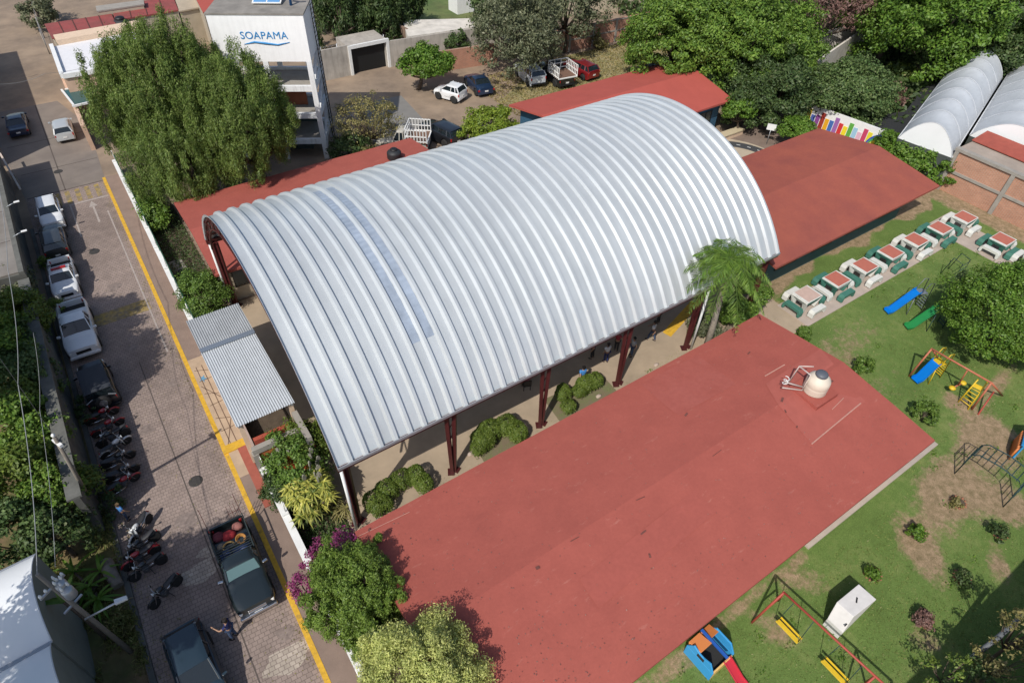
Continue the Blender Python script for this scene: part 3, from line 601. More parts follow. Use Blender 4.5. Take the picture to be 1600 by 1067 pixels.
# ---------------------------------------------------------------- barrel vaulted tunnels
def tunnel(name, label, c, rise, hgt, sheetm, endm, ax_n=10, hoops=7, sag=.0):
    """c: four eave corners (nearL, nearR, farR, farL) as xy"""
    a, b_, c_, d = [Vector((p[0], p[1], 0)) for p in c]; o = (a+b_+c_+d)/4; t = thing(name, label, 'greenhouse', tuple(o))
    def pt(u, v, lift=0):   # u across 0..1, v along 0..1
        p = a.lerp(b_, u).lerp(d.lerp(c_, u), v)-o; return (p.x, p.y, hgt+math.sin(math.pi*u)**.8*rise+lift)
    n = hoops*6; rows = []
    for k in range(n+1):
        v = k/n; s = -abs(math.sin(v*math.pi*hoops))*sag; rows.append([pt(i/18, v, s*math.sin(math.pi*i/18)) for i in range(19)])
    m = MB(); m.grid(rows); m.build('cover', sheetm, t)
    for v, nm in ((0, 'end_panel'), (1, 'end_panel')):
        m = MB(); m._n([m.bm.faces.new([m.bm.verts.new(pt(i/18, v)) for i in range(19)])]); m.build(nm, endm, t)
    m = MB()
    for k in range(hoops+1):
        pts = [pt(i/18, k/hoops, .03) for i in range(19)]; m.path(pts, .022, 6)
    m.path([pt(0, v, .03) for v in (0, 1)], .04); m.path([pt(1, v, .03) for v in (0, 1)], .04); m.build('hoops', M('hoop', (.50, .52, .55), .6), t)
    m = MB()
    for u in (0, 1): p, q = pt(u, 0), pt(u, 1); m.quad((p[0], p[1], 0), (q[0], q[1], 0), (q[0], q[1], hgt), (p[0], p[1], hgt))
    p, q = pt(0, 0), pt(1, 0); m.quad((p[0], p[1], 0), (q[0], q[1], 0), (q[0], q[1], hgt), (p[0], p[1], hgt))
    m.build('side_net', MATS['green_net'] if 'shelter' in name else M('shade_net', (.055, .065, .06), .95, n=(2, .15)), t)
    return t
FILM = streak(M('film', (.50, .525, .55), .5, n=(.9, .08)), .12, (.4, 1.2, 1)); FILMW = M('film_white', (.78, .79, .79), .5, n=(.8, .04))
z = 2.6
g = lambda x, y, zz=z: tuple(G(x, y, zz)[:2])
tunnel('near_greenhouse', 'white plastic covered greenhouse tunnel beside the dark netted plot', [g(1403, 216), g(1487, 247), g(1566, 122), g(1487, 105)], 1.9, z, FILM, FILMW, sag=.12)
q1, q2 = G(1515, 212, z), G(1640, 262, z); dv = G(1566, 122, z)-G(1487, 247, z)
tunnel('far_greenhouse', 'second white greenhouse tunnel cut by the right edge of the photo', [q1[:2], q2[:2], (q2+dv)[:2], (q1+dv)[:2]], 1.9, z, FILM, FILMW, sag=.12)
z = 3.4
for nm, lb, a in (('upper_white_shelter', 'white vaulted shelter with grey green net wall in the lower left corner, upper of two', ((57, 866), (82, 1002))), ('lower_white_shelter', 'white vaulted shelter with grey green net wall in the lower left corner, lower of two', ((80, 1006), (150, 1180)))):
    p, q = G(*a[0], z), G(*a[1], z); tunnel(nm, lb, [(p.x, p.y), (q.x, q.y), (q.x-14, q.y-.6), (p.x-14, p.y-.6)], .75, z, FILMW, M('green_net', (.17, .19, .17), .95, n=(1.5, .12)), hoops=4)
MATS['shade_net'].node_tree.nodes['Principled BSDF'].inputs['Base Color'].default_value = (.08, .095, .085, 1)
# ---------------------------------------------------------------- brick building with red strip roof (right edge)
rb = thing('brick_building', 'unfinished brick building with concrete frame and red roof strip at the right edge', 'building', (51.6, 10, 0))
b = MB(); b.bb((0, -9, 0), (.2, 7.2, 3.1)); b.build('brick_wall', BRKY, rb)
b = MB()
for y in (-9, -4.9, -.9, 3.1, 7.1): b.bb((-.13, y-.14, 0), (-.003, y+.14, 3.1))
b.bb((-.1, -9, 1.5), (-.004, 7.1, 1.68)); b.build('concrete_frame', CONC, rb)
b = MB(); b.bb((-.14, -9, 3.101), (.3, 7.3, 3.3)); b.build('ring_beam', CONC, rb)
b = MB(); b.bb((.3, -9, 3.0), (5.4, 7.25, 3.2)); b.build('roof_slab', M('tan_slab', (.34, .28, .23), .95, n=(.8, .18), bump=(8, .3)), rb)
b = MB(); b.box((3.0, -.9, 3.42), (2.0, 16.4, .06), 0, Matrix.Rotation(R(-6), 3, 'Y')); b.build('red_roof_strip', M('tile_red', (.33, .075, .05), .8, n=(2, .15)), rb)

# mural wall
def mural():
    p0, p1 = G(1262, 198, 0), G(1408, 254, 0); L = (p1-p0).length; t = thing('mural_wall', 'low white wall painted with a row of bright coloured stripes', 'wall', tuple(p0), math.atan2(p1.y-p0.y, p1.x-p0.x))
    b = MB(); b.bb((-1, -.1, 0), (L+.6, .1, 1.9)); b.build('wall_face', WHITE, t)
    cols = [(.5, .03, .02), (.7, .45, .02), (.06, .10, .35), (.22, .06, .25), (.3, .03, .02), (.7, .35, .01), (.05, .13, .4), (.3, .12, .35), (.55, .03, .03), (.75, .6, .02), (.1, .35, .05), (.3, .5, .65), (.65, .4, .5), (.5, .05, .12), (.7, .6, .03), (.08, .3, .08)]
    mts = [M('stripe%d' % i, c, .7) for i, c in enumerate(cols)]; b = MB(); wd = (L-1.6)/16
    for i in range(16): b.m(i); b.bb((-.8+i*wd, -.13, .05), (-.8+(i+.86)*wd, -.101, 1.35+.25*math.sin(i*2))); 
    b.build('painted_stripes', mts, t)
    b = MB(); c = (L-2.0, 0)
    rc = [(.6, .03, .02), (.8, .5, .02), (.75, .7, .05), (.05, .3, .1), (.03, .08, .4)]; mr_ = [M('bow%d' % i, q, .7) for i, q in enumerate(rc)]
    for j in range(5):
        b.m(4-j); r0, r1 = 1.45-j*.17, 1.45-(j+1)*.17+.01
        for k in range(14):
            a0, a1 = math.pi*k/14, math.pi*(k+1)/14
            b.quad(*[(c[0]+r*math.cos(a)*.85, -.14-.003*j, .1+r*math.sin(a)) for r, a in ((r0, a0), (r0, a1), (r1, a1), (r1, a0))])
    b.build('painted_rainbow', mr_, t)
mural()
# dark netted plot beside the greenhouse
np_ = thing('dark_shade_net', 'dark shade net stretched over a nursery plot left of the greenhouse', 'shade net', tuple(G(1410, 190, 0)))
o_ = np_.location; b = MB(); pp = [G(1355, 205, 1.3), G(1408, 222, 1.3), G(1480, 120, 1.3), G(1440, 140, 1.3), G(1415, 175, 1.3), G(1375, 180, 1.3)]
b.solid([p-o_ for p in pp], (0, 0, .03)); b.build('net', M('net_black', (.02, .022, .024), .95), np_)
b = MB(); [b.tube((p.x-o_.x, p.y-o_.y, 0), (p.x-o_.x, p.y-o_.y, 1.3), .04, n=6) for p in pp]; b.build('posts', M('bark'), np_)
# ---------------------------------------------------------------- walls and lots at the back
def wall_run(name, label, p, q, h, mat, th=.18, cols=None, band=False, cap=None):
    p, q = Vector((*p[:2], 0)), Vector((*q[:2], 0)); L = (q-p).length; t = thing(name, label, 'wall', tuple(p), math.atan2(q.y-p.y, q.x-p.x))
    b = MB(); b.bb((0, -th/2, 0), (L, th/2, h)); b.build('wall_face', mat, t)
    if cap: b = MB(); b.bb((0, -th/2-.03, h+.001), (L, th/2+.03, h+.08)); b.build('coping', cap, t)
    if cols:
        b = MB()
        for i in range(cols+1): x = L*i/cols; b.bb((x-.13, -th/2-.06, 0), (x+.13, -th/2-.003, h+.05))
        if band: b.bb((0, -th/2-.04, h*.5-.07), (L, -th/2-.004, h*.5+.07)); b.bb((0, -th/2-.04, h-.14), (L, -th/2-.004, h))
        b.build('concrete_frame', CONC, t)
    return t
wall_run('long_brick_wall', 'red brick wall with pale concrete posts behind the dry parking grass', (41, 53.1), (62, 52.4), 2.3, BRK, cols=7, band=True)
wall_run('short_brick_wall', 'plain red brick wall behind the white hatchback and flat topped tree', (27.5, 55.5), (36, 54.2), 1.9, BRK)
LOTW = streak(M('lot_wall', (.40, .365, .32), .95, n=(.8, .22), bump=(12, .2)), .35)
gw = wall_run('garage_wall', 'pale rendered wall around the dark garage opening', (18.5, 58.6), (22.7, 58.6), 2.7, LOTW)
wall_run('rendered_wall', 'stained grey rendered wall right of the garage opening', (26.4, 58.5), (38.5, 57.0), 2.4, LOTW)
gr = thing('garage', 'small garage with a wide dark opening framed in white', 'garage', (24.5, 60.0, 0))
b = MB(); b.bb((-1.95, -1.4, 2.4), (1.95, 1.4, 2.55)); b.bb((-1.95, -1.4, 0), (-1.7, 1.4, 2.4)); b.bb((1.7, -1.4, 0), (1.95, 1.4, 2.4)); b.bb((-1.7, 1.2, 0), (1.7, 1.4, 2.4)); b.build('walls', LOTW, gr)
b = MB(); b.bb((-2.05, -1.62, 2.35), (2.05, -1.42, 2.65)); b.bb((-2.05, -1.62, 0), (-1.8, -1.42, 2.35)); b.bb((1.8, -1.62, 0), (2.05, -1.42, 2.35)); b.build('white_frame', WHITE, gr)
b = MB(); b.bb((-1.69, -1.2, .01), (1.69, -1.1, 2.38)); b.build('shade_panel', M('opening_shade', (.008, .009, .010), .6), gr)  # near-black panel paints the shade inside the open garage
b = MB(); b.prism([(28.7, 58.7), (37.6, 57.6), (37.2, 59.9), (31.3, 62.6), (30.2, 62.6)], 0, 2.35); o = b.build('pale_slab', M('rubble', (.60, .56, .50), .95, n=(1.2, .22), bump=(6, .6))); tag(o, 'pale whitish rubble covered slab behind the stained grey wall', 'slab')
wall_run('slanted_lot_wall', 'weathered brown wall climbing between the dark conifers and the white slab', (29.6, 60.5), (28.2, 74), 2.4, M('brownwall', (.22, .15, .11), .95, n=(1, .3)))
wall_run('cream_back_wall', 'cream rendered wall behind the top of the long brick wall', (50, 62), (64, 58), 2.6, BEIGEW)
wall_run('white_ruin_wall', 'broken whitewashed wall right of the big dense tree', (57.5, 33.6), (67.5, 36.2), 3.0, M('whitewash', (.62, .57, .50), .95, n=(1, .25)))
wall_run('grey_ruin_wall', 'short concrete wall above the whitewashed ruin wall', (60.5, 38.6), (71, 37.2), 3.0, M('rubble'))
# white chimney like hut at the top
hut = thing('white_hut', 'small white hut with grey side on the green field at the top edge', 'hut', tuple(G(722, 17, 0)))
b = MB(); b.bb((-1.2, -1, 0), (1.0, 1, 1.9)); b.build('wall', WHITE, hut); b = MB(); b.prism([(-1.3, -1.1), (1.1, -1.1), (1.1, 1.1), (-1.3, 1.1)], 1.901, 2.0); b.build('roof', CONC, hut); b = MB(); b.bb((1.001, -.8, .1), (1.6, .8, 1.5)); b.build('side_bay', GALV, hut)
# ---------------------------------------------------------------- water tower building
def tower():
    A = Vector((14.5, 44.9, 0)); ang = R(-30)
    t = thing('water_tower', 'white water tower on open concrete frame with blue lettering on its tank', 'water tower', tuple(A), ang)
    TW = streak(M('tower_white', (.86, .86, .85), .6, n=(2, .04)), .10)
    W, D, H, ZB = 6.2, 3.7, 10.3, 7.3     # local +x along the front to the right corner at the origin; the front faces -y
    b = MB(); b.bb((-W, 0, ZB), (0, D, H)); b.build('tank', TW, t)
    b = MB(); b.bb((-W-.05, -.05, H+.001), (.05, D+.05, H+.1)); b.build('tank_roof', M('tank_roof', (.24, .22, .195), .95, n=(1.2, .3), bump=(10, .2)), t)
    fr = streak(M('tower_frame', (.76, .77, .77), .75, n=(1.5, .08)), .3)
    for x in (-W, -W*.5, 0):
        for y in (0, D):
            b = MB(); b.bb((x-(.35 if x == 0 else .17), y-.17 if y else -.002, 0), (x+(.002 if x == 0 else .17), y+.17 if y == 0 else y, ZB)); b.build('column', fr, t)
    for zz in (1.2, 3.2, 5.2):
        b = MB(); b.bb((-W, .02, zz), (-.35, .28, zz+.38)); b.bb((-W, D-.28, zz), (-.35, D-.02, zz+.38)); b.bb((-.3, .17, zz+.01), (-.05, D-.3, zz+.37)); b.bb((-W, .3, zz+.01), (-W+.2, D-.3, zz+.37)); b.build('floor_beam', fr, t)
        b = MB(); b.bb((-W+.2, .3, zz+.1), (-.3, D-.3, zz+.2)); b.build('landing', CONC, t)
    for z0, z1 in ((.3, 3.2), (3.4, 5.2), (5.5, 7.3)):
        b = MB(); b.bar((-.17, .2, z0), (-.17, D-.2, z1), .22, .18); b.build('brace', fr, t)
    b = MB(); b.bb((-W, 1.6, 0), (-1.4, D-.3, 1.1)); b.bb((-W+.3, D-.35, 1.4), (-1, D-.29, 3.1)); b.build('inner_wall', M('teal_inner', (.07, .10, .10), .8, n=(2, .2)), t)
    b = MB(); b.bb((-3.2, 1.8, 3.45), (-1.2, 1.9, 5.1)); b.build('orange_panel', M('orange_panel', (.25, .09, .05), .9, n=(2, .3)), t)
    b = MB()
    for s in (.35, 1.2): b.bar((.12, s, 0), (.12, s, H), .04)
    for k in range(34): b.bar((.12, .35, .3+k*.3), (.12, 1.2, .3+k*.3), .03)
    lad = b.build('ladder', BLACK, t); lad.location.y = D*.5
    # antenna, tank hatch with solar panel and pump on the roof
    b = MB(); b.box((-2.6, 2.1, H+.32), (1.9, 1.0, .05), 0, Matrix.Rotation(R(12), 3, 'X')); b.build('panel_frame', WHITE, t)
    b = MB()
    for i in range(2): b.box((-3.05+i*.9, 2.1, H+.36), (.8, .82, .03), 0, Matrix.Rotation(R(12), 3, 'X'))
    b.build('solar_panel', M('solar', (.12, .30, .55), .2), t)
    b = MB(); b.path([(-1.0, 1.6, H+.1), (-1.0, 1.6, H+1.0), (-.6, 1.6, H+1.1)], .1, 8); b.path([(-1.0, 1.6, H+1.0), (-1.5, 1.8, H+1.05)], .1, 8); b.build('pipe', M('pipe_blue', (.03, .14, .35), .5), t)
    c = bpy.data.curves.new('lettering', 'FONT'); c.body = 'SOAPAMA'; c.size = .66; c.extrude = .012; c.align_x = 'RIGHT'; c.space_character = 1.04
    tmp = bpy.data.objects.new('tmp', c); COL.objects.link(tmp); me = bpy.data.meshes.new_from_object(tmp.evaluated_get(bpy.context.evaluated_depsgraph_get())); bpy.data.objects.remove(tmp)
    o = link('lettering', me, [], t); me.materials.clear(); me.materials.append(M('letter_blue', (.02, .22, .50), .5)); o.location = (-1.25, -.016, ZB+1.5); o.rotation_euler = (R(90), 0, 0)
    b = MB(); b.path([(-4.2, -.02, ZB+1.15), (-3.5, -.02, ZB+1.3), (-2.8, -.02, ZB+1.22), (-2.0, -.02, ZB+1.12), (-1.2, -.02, ZB+1.28)], [.02, .06, .07, .05, .02], 6); b.build('wave_mark', M('letter_blue'), t)
tower()
# ---------------------------------------------------------------- white house and red roofs at the top left
wh = thing('white_house', 'white flat roofed house with peach parapet behind the drooping tree', 'house', tuple(G(135, 150, 0)[:2])+(0,))
o_ = wh.location
zr = 3.4; A, B, Cc, Dd = [G(*p, zr)-o_ for p in ((82, 75), (99, 122), (190, 150), (175, 55))]
for q in (A, B, Cc, Dd): q.z = 0
b = MB(); b.prism([A[:2], B[:2], (B+Vector((7, -.5, 0)))[:2], (A+Vector((8, .5, 0)))[:2]], 0, zr); b.build('wall', PEACH, wh)
b = MB(); b.prism([A[:2], B[:2], (B+Vector((7, -.5, 0)))[:2], (A+Vector((8, .5, 0)))[:2]], zr+.001, zr+.08); b.build('roof', M('house_white', (.70, .69, .70), .7, n=(2, .06)), wh)
b = MB(); b.bar(A+Vector((0, 0, zr+.15)), B+Vector((0, 0, zr+.15)), .3, .35); b.bar(B+Vector((0, 0, zr+.15)), B+Vector((7, -.5, zr+.15)), .3, .35); b.build('parapet', WHITE, wh)
b = MB(); b.bar(A+Vector((.5, .8, zr+.25)), A+Vector((7.5, 1.2, zr+.25)), 1.5, .5); b.build('cream_band', CREAM, wh)
gp_ = thing('peach_garden_wall', 'peach wall with a small teal glass roof beside the silver car', 'wall', tuple(G(125, 170, 0)))
o_ = gp_.location; p, q = G(112, 150, 0)-o_, G(147, 235, 0)-o_
b = MB(); b.bar(p+Vector((0, 0, 1)), q+Vector((0, 0, 1)), .3, 2); b.build('wall_face', PEACH, gp_)
b = MB(); c = (G(125, 150, 2.2)-o_); b.box(c, (1.6, 3.4, .06), .1); b.build('glass_roof', M('teal_glass', (.03, .10, .10), .2), gp_)
b = MB()
for x in (-.85, .85): b.box(c+Vector((x, 0, .03)), (.14, 3.6, .14), .1)
for y in (-1.75, 1.75): b.box(c+Vector((0, y, .03)), (1.6, .14, .14), .1)
b.build('roof_frame', WHITE, gp_)
def flat_roof(name, label, pix, z, roofm, wallm, ribs=0):
    P_ = [G(*p, z) for p in pix]; o = sum(P_, Vector())/len(P_); o.z = 0; t = thing(name, label, 'building', tuple(o)); Q = [(p-o) for p in P_]
    b = MB(); b.prism([q[:2] for q in Q], z, z+.12); b.build('roof', roofm, t)
    b = MB(); b.prism([(q*.95)[:2] for q in Q], 0, z-.002); b.build('wall', wallm, t)
    if ribs:
        b = MB()
        for k in range(1, ribs):
            p, q = Q[0].lerp(Q[1], k/ribs), Q[3].lerp(Q[2], k/ribs); b.bar((p.x, p.y, z+.14), (q.x, q.y, z+.14), .07, .05)
        b.build('roof_seams', M('seamdark', (.10, .04, .03), .9), t)
    return t
TR = M('tin_red', (.30, .062, .055), .75, n=(.9, .2), col2=(.22, .06, .05), n2=.8)
flat_roof('low_red_roof_house', 'low house with dull red sheet roof above the white house', [(70, 40), (175, 24), (186, 50), (82, 62)], 3.2, TR, BEIGEW, 5)
flat_roof('mid_red_roof_house', 'narrow red roofed house between the low red roof and the water tower', [(175, 12), (272, -4), (280, 18), (180, 34)], 3.2, TR, BEIGEW, 4)
flat_roof('cream_roof_house', 'house with pale tan flat roof beside the water tower', [(268, -10), (312, -16), (322, 12), (280, 20)], 3.2, M('tan_roof', (.40, .33, .24), .9, n=(1, .15)), BEIGEW)
flat_roof('corner_red_roof_house', 'red roofed corner building touching the water tower roof at the top', [(300, -12), (340, -10), (345, 14), (318, 22)], 4.0, M('roof_red_bright'), BEIGEW)
flat_roof('grey_strip_roof', 'long pale grey strip roof above the red roofed houses', [(150, 12), (225, 2), (226, 9), (152, 20)], 3.6, CONC, BEIGEW)
# ---------------------------------------------------------------- vehicles (local +x is the front)
LAMP = M('lamp_glass', (.75, .75, .72), .12, spec=.8); REDL = M('tail_red', (.35, .01, .01), .2); PLATE = M('plate', (.7, .7, .68), .5)
def paint(n, c): 
    m = M('paint_'+n, c, .28, 0, n=(1.5, .03), spec=.6)
    m.node_tree.nodes['Principled BSDF'].inputs['Coat Weight'].default_value = .6; m.node_tree.nodes['Principled BSDF'].inputs['Coat Roughness'].default_value = .08; return m
def wheel(t, x, y, r, wd):
    b = MB(); b.lathe((x, y, r), [(r*.6, -wd/2), (r*.93, -wd/2), (r, -wd*.32), (r, wd*.32), (r*.93, wd/2), (r*.6, wd/2)], 22, 'Y'); o = b.build('wheel', RUB, t)
    s = 1 if y > 0 else -1; b = MB(); b.lathe((x, y, r), [(r*.61, -wd*.3), (r*.61, wd*.3)], 18, 'Y')
    for k in range(5):
        a = k*2*math.pi/5; b.bar((x, y+s*wd*.36, r), (x+r*.56*math.cos(a), y+s*wd*.36, r+r*.56*math.sin(a)), .05, .03)
    b.build('rim', M('rim', (.35, .36, .37), .35, .7), o)
    return o
def car(name, label, loc, rz, kind, pm, group=None, cat='car', L=4.3, W=1.76, H=1.5, roofm=None, glassm=None, sc=1.0):
    t = thing(name, label, cat, loc, rz, group); t.scale = (sc, sc, sc); hw = W/2
    P = dict(hatch=(.86, 1.0, .78, (-.97, -.78, .02, .48), 1.0), sedan=(.86, .95, .74, (-.62, -.34, .06, .50), .90), suv=(.98, 1.1, .9, (-.97, -.84, .08, .46), 1.1),
             pickup=(1.02, 1.1, .92, (-.15, -.10, .22, .50), 1.06), oldpick=(.98, 1.02, .88, (-.08, -.05, .18, .36), 1.0), jeep=(1.0, 1.1, 1.0, (-.93, -.89, .32, .42), 1.1))[kind]
    hood, belt, nose, (rb, rt, ft, fb), deck = P; hl = L/2; r = {'hatch': .31, 'sedan': .32, 'suv': .36, 'jeep': .39}.get(kind, .38); xw = (-hl*.60, hl*.62)
    xs = sorted(set([-hl, -hl+.04, -hl+.15, hl-.15, hl-.05, hl, hl-.4] + [round(v, 3) for v in np.linspace(-hl+.3, hl-.3, 15)] + [xw[0]+d for d in (-.48, -.4, -.3, -.15, 0, .15, .3, .4, .48)] + [xw[1]+d for d in (-.48, -.4, -.3, -.15, 0, .15, .3, .4, .48)]))
    xs = [x for x in xs if -hl <= x <= hl]; isP = 'pick' in kind; bedx = rb*hl
    def top(x):
        u = x/hl
        if u > fb: return belt+(hood-belt)*min(1, (u-fb)/.12) + (nose-hood)*max(0, (u-fb-.1)/(1-fb-.1))**1.6
        if u < rb: return deck-(.05 if kind == 'sedan' else 0)*(-u-.6)
        return belt
    rows = []; b = MB()
    for x in xs:
        u = x/hl; wv = hw*(1-.10*max(0, abs(u)-.80)/.2-.06*max(0, abs(u)-.93)/.07)
        if kind == 'jeep': wv = hw*(1-.18*max(0, (u-.3)/.7))
        zt = top(x)-(.16 if abs(u) > .985 else 0); zb = .24+(.1 if abs(u) > .95 else 0); zz = zb
        for c in xw:
            d = abs(x-c)
            if d < r+.09: zz = max(zz, r+math.sqrt(max(0, (r+.09)**2-d*d)))
        zz = min(zz, zt-.15)
        half = [(0, zt+.03), (.55*wv, zt+.022), (.84*wv, zt), (.95*wv, zt-.05), (wv, zt-.17), (wv*1.0, (zt+zz)/2), (wv*.97, zz), (wv*.6, zz+.02)]
        if isP and x < bedx+.01: half[:3] = [(0, .62), (.80*wv, .62), (.86*wv, zt)]
        rows.append([(x, y, z) for y, z in half] + [(x, -y, z) for y, z in half[:0:-1]])
    V = b.grid(rows, True, True)
    for q in (V[0], V[-1]): b._n([b.bm.faces.new(q if q is V[-1] else q[::-1])])
    if isP:
        x0 = -hl+.02; b.bb((x0-.02, -.85*hw, .60), (x0+.06, .85*hw, deck)); b.bb((bedx-.06, -.86*hw, .5), (bedx+.02, .86*hw, deck+.02))
    o = b.build('body', pm, t, doubles=False)
    for p in o.data.polygons: p.use_smooth = True
    m = o.modifiers.new('e', 'EDGE_SPLIT'); m.split_angle = R(42)
    if isP: b = MB(); b.bb((-hl+.09, -.80*hw, .625), (bedx-.07, .80*hw, .66)); b.build('bed_liner', BLACK, t)
    # greenhouse
    xb0, xb1, xt0, xt1 = rb*hl, fb*hl, rt*hl, ft*hl; wb, wt = hw*.90, hw*.74
    if kind == 'jeep': wt = hw*.84
    zb, zt = belt-.02, H-.05; b = MB()
    base = [(xb0, -wb, zb), (xb1, -wb*.95, zb-.03), (xb1, wb*.95, zb-.03), (xb0, wb, zb)]; tp = [(xt0, -wt, zt), (xt1, -wt, zt), (xt1, wt, zt), (xt0, wt, zt)]
    vb = [b.bm.verts.new(p) for p in base]; vt = [b.bm.verts.new(p) for p in tp]
    b._n([b.bm.faces.new((vb[i], vb[(i+1) % 4], vt[(i+1) % 4], vt[i])) for i in range(4)]+[b.bm.faces.new(vt)])
    b.build('windows', glassm or GLASS, t, bevel=.04)
    rm = roofm or pm; b = MB(); n = 8; rws = []
    for i in range(n+1):
        x = xt0-.03+(xt1-xt0+.05)*i/n; e = 1-.5*(abs(i/n-.5)*2)**6
        rws.append([(x, wt*1.02*k/5*(1 if abs(k) < 5 else 1), zt+.055*e*(1-(abs(k)/5)**4)-(.02 if abs(k) == 5 else 0)) for k in range(-5, 6)])
    b.grid(rws); b.grid([[(p[0], p[1], zt-.015) for p in (rws[0][0], rws[0][-1])], [(p[0], p[1], zt-.015) for p in (rws[-1][0], rws[-1][-1])]], False)
    for i, (p, q) in enumerate(zip(base, tp)): 
        w_ = .09 if p[0] < 0 and kind in ('hatch', 'suv') else .055
        b.bar((p[0], p[1]*1.005, p[2]), (q[0], q[1]*1.01, q[2]+.01), w_, .05)
    for s in (-1, 1):
        xm = (xt0*.48+xt1*.52); b.bar((xm+.03, s*wb*.995, zb), (xm, s*wt*1.01, zt), .06, .03)
        if kind in ('suv', 'hatch'): xm = xt0*.8+xt1*.2; b.bar((xm-.1, s*wb*1.0, zb), (xm, s*wt*1.01, zt), .07, .03)
    b.build('roof', rm, t)
    b = MB()
    for s in (-1, 1):
        b.bar((hl*.1, s*(hw+.004), .5), (-hl*.28, s*(hw+.004), .5), .008, .012)
        for xx in (fb*hl*.98, (xt0*.48+xt1*.52)+.05): b.bar((xx, s*(hw+.002), .36), (xx, s*(hw*.985), belt-.08), .012, .01)
    b.build('door_seams', BLACK, t)
    for x in xw:
        for s in (-1, 1): wheel(t, x, s*(hw-.10), r, .22)
    for s in (-1, 1):
        b = MB(); b.box((hl-.10, s*hw*.70, nose-.17), (.18, hw*.36, .13), -s*.25); b.build('headlight', LAMP, t, bevel=.02)
        b = MB(); b.box((-hl+.06, s*hw*.80, deck-.22), (.10, .2 if kind != 'sedan' else .34, .22 if kind != 'sedan' else .14), s*.15); b.build('tail_light', REDL, t, bevel=.02)
        b = MB(); b.box((fb*hl-.16, s*(hw+.09), belt+.06), (.10, .20, .13), s*.2); b.build('mirror', pm if kind != 'oldpick' else CHROME, t, bevel=.02)
    b = MB(); b.bb((hl-.02, -hw*.45, nose-.32), (hl+.015, hw*.45, nose-.12)); b.bb((hl-.03, -hw*.55, .32), (hl+.02, hw*.55, .42)); b.build('grille', CHROME if kind == 'oldpick' else BLACK, t, bevel=.01)
    b = MB(); b.box((hl+.03, 0, .46), (.02, .32, .13)); b.build('number_plate', PLATE, t)
    b = MB(); b.box((-hl-.015, 0, .62), (.02, .32, .13)); b.build('number_plate', PLATE, t)
    if kind in ('pickup', 'oldpick', 'suv', 'jeep'):
        b = MB(); b.bb((hl-.03, -hw*.92, .36), (hl+.10, hw*.92, .52)); b.build('front_bumper', CHROME if kind == 'oldpick' else pm, t, bevel=.03)
        b = MB(); b.bb((-hl-.12, -hw*.9, .38), (-hl+.03, hw*.9, .50)); b.build('rear_bumper', CHROME if kind == 'pickup' else BLACK, t, bevel=.03)
    return t
WP = paint('white', (.72, .73, .74)); DGP = paint('dark_grey', (.035, .038, .04)); SILV = paint('silver', (.42, .44, .45)); NAVY = paint('navy', (.012, .02, .05)); BLKP = paint('black', (.012, .013, .016))
REDP_ = paint('red', (.17, .010, .013)); GRNB = paint('dark_green', (.012, .03, .034)); BLUEG = paint('blue_grey', (.018, .034, .048)); GRY = paint('grey', (.12, .125, .13))
U = math.pi/2
def at(px, py, z=0): p = G(px, py, z); return (p.x, p.y, 0)
def car2(name, label, front, rear, kind, pm, group=None, cat='car', z=.7, stretch=1.0, **k):
    """placed by where its nose and tail show in the photograph"""
    a, c = G(*front, z), G(*rear, z); L = (a-c).length*stretch
    L = k.pop('L', L); m = (a+c)/2
    return car(name, label, (m.x, m.y, 0), math.atan2(a.y-c.y, a.x-c.x), kind, pm, group, cat, L=L, **k)
GW = 'vehicles parked along the dark wall'
car('parked_van', 'plain white van at the far end of the row, facing the camera', (-4.05, 46.5, 0), -U-.02, 'suv', WP, GW, 'van', 3.9, 1.66, 1.5, sc=.80)
car('parked_van', 'dark grey van seen from behind just below the plain white van', (-4.3, 43.1, 0), U-.02, 'suv', DGP, GW, 'van', 4.1, 1.66, 1.55, sc=.82)
pp_ = car('parked_pickup', 'white pickup with red roof light bar and black roll bar, third vehicle from the top', (-4.38, 38.75, 0), -U-.04, 'pickup', WP, GW, 'pickup', 4.3, 1.62, 1.5, sc=.84)
b = MB(); b.box((-.0, 0, 1.56), (.22, .9, .09)); b.build('light_bar', REDL, pp_, bevel=.02)
b = MB(); b.path([(-.6, -.7, 1.0), (-.65, -.6, 1.5), (-.65, .6, 1.5), (-.6, .7, 1.0)], .035, 6); b.path([(-1.3, -.7, 1.0), (-.65, -.6, 1.45)], .03); b.path([(-1.3, .7, 1.0), (-.65, .6, 1.45)], .03); b.build('roll_bar', BLACK, pp_)
car('parked_pickup', 'large white pickup with dark grille dappled by shade, directly behind the black jeep', (-4.42, 33.75, 0), -U-.02, 'pickup', WP, GW, 'pickup', 4.9, 1.76, 1.62, sc=.88)
jp = car('parked_jeep', 'black jeep with a round spare wheel on its tailgate next to the motorcycles', (-4.3, 28.8, 0), U+.03, 'jeep', BLKP, GW, 'jeep', 3.5, 1.6, 1.65, sc=.86, roofm=M('soft_top', (.035, .04, .05), .8, n=(2, .15)))
b = MB(); b.lathe((-1.9, 0, .98), [(.2, -.12), (.37, -.12), (.4, -.05), (.4, .05), (.37, .12), (.2, .12)], 22, 'X'); sp = b.build('spare_wheel', RUB, jp)
b = MB(); b.lathe((-2.01, 0, .98), [(.21, -.02), (.21, .02)], 16, 'X'); b.build('rim', M('rim'), sp)
for s in (-1, 1): b = MB(); b.bar((-1.78, s*.4, 1.3), (-1.95, s*.75, 1.25), .035); b.build('tail_bracket', GALV, jp)
BLKG = paint('green_black', (.012, .018, .02))
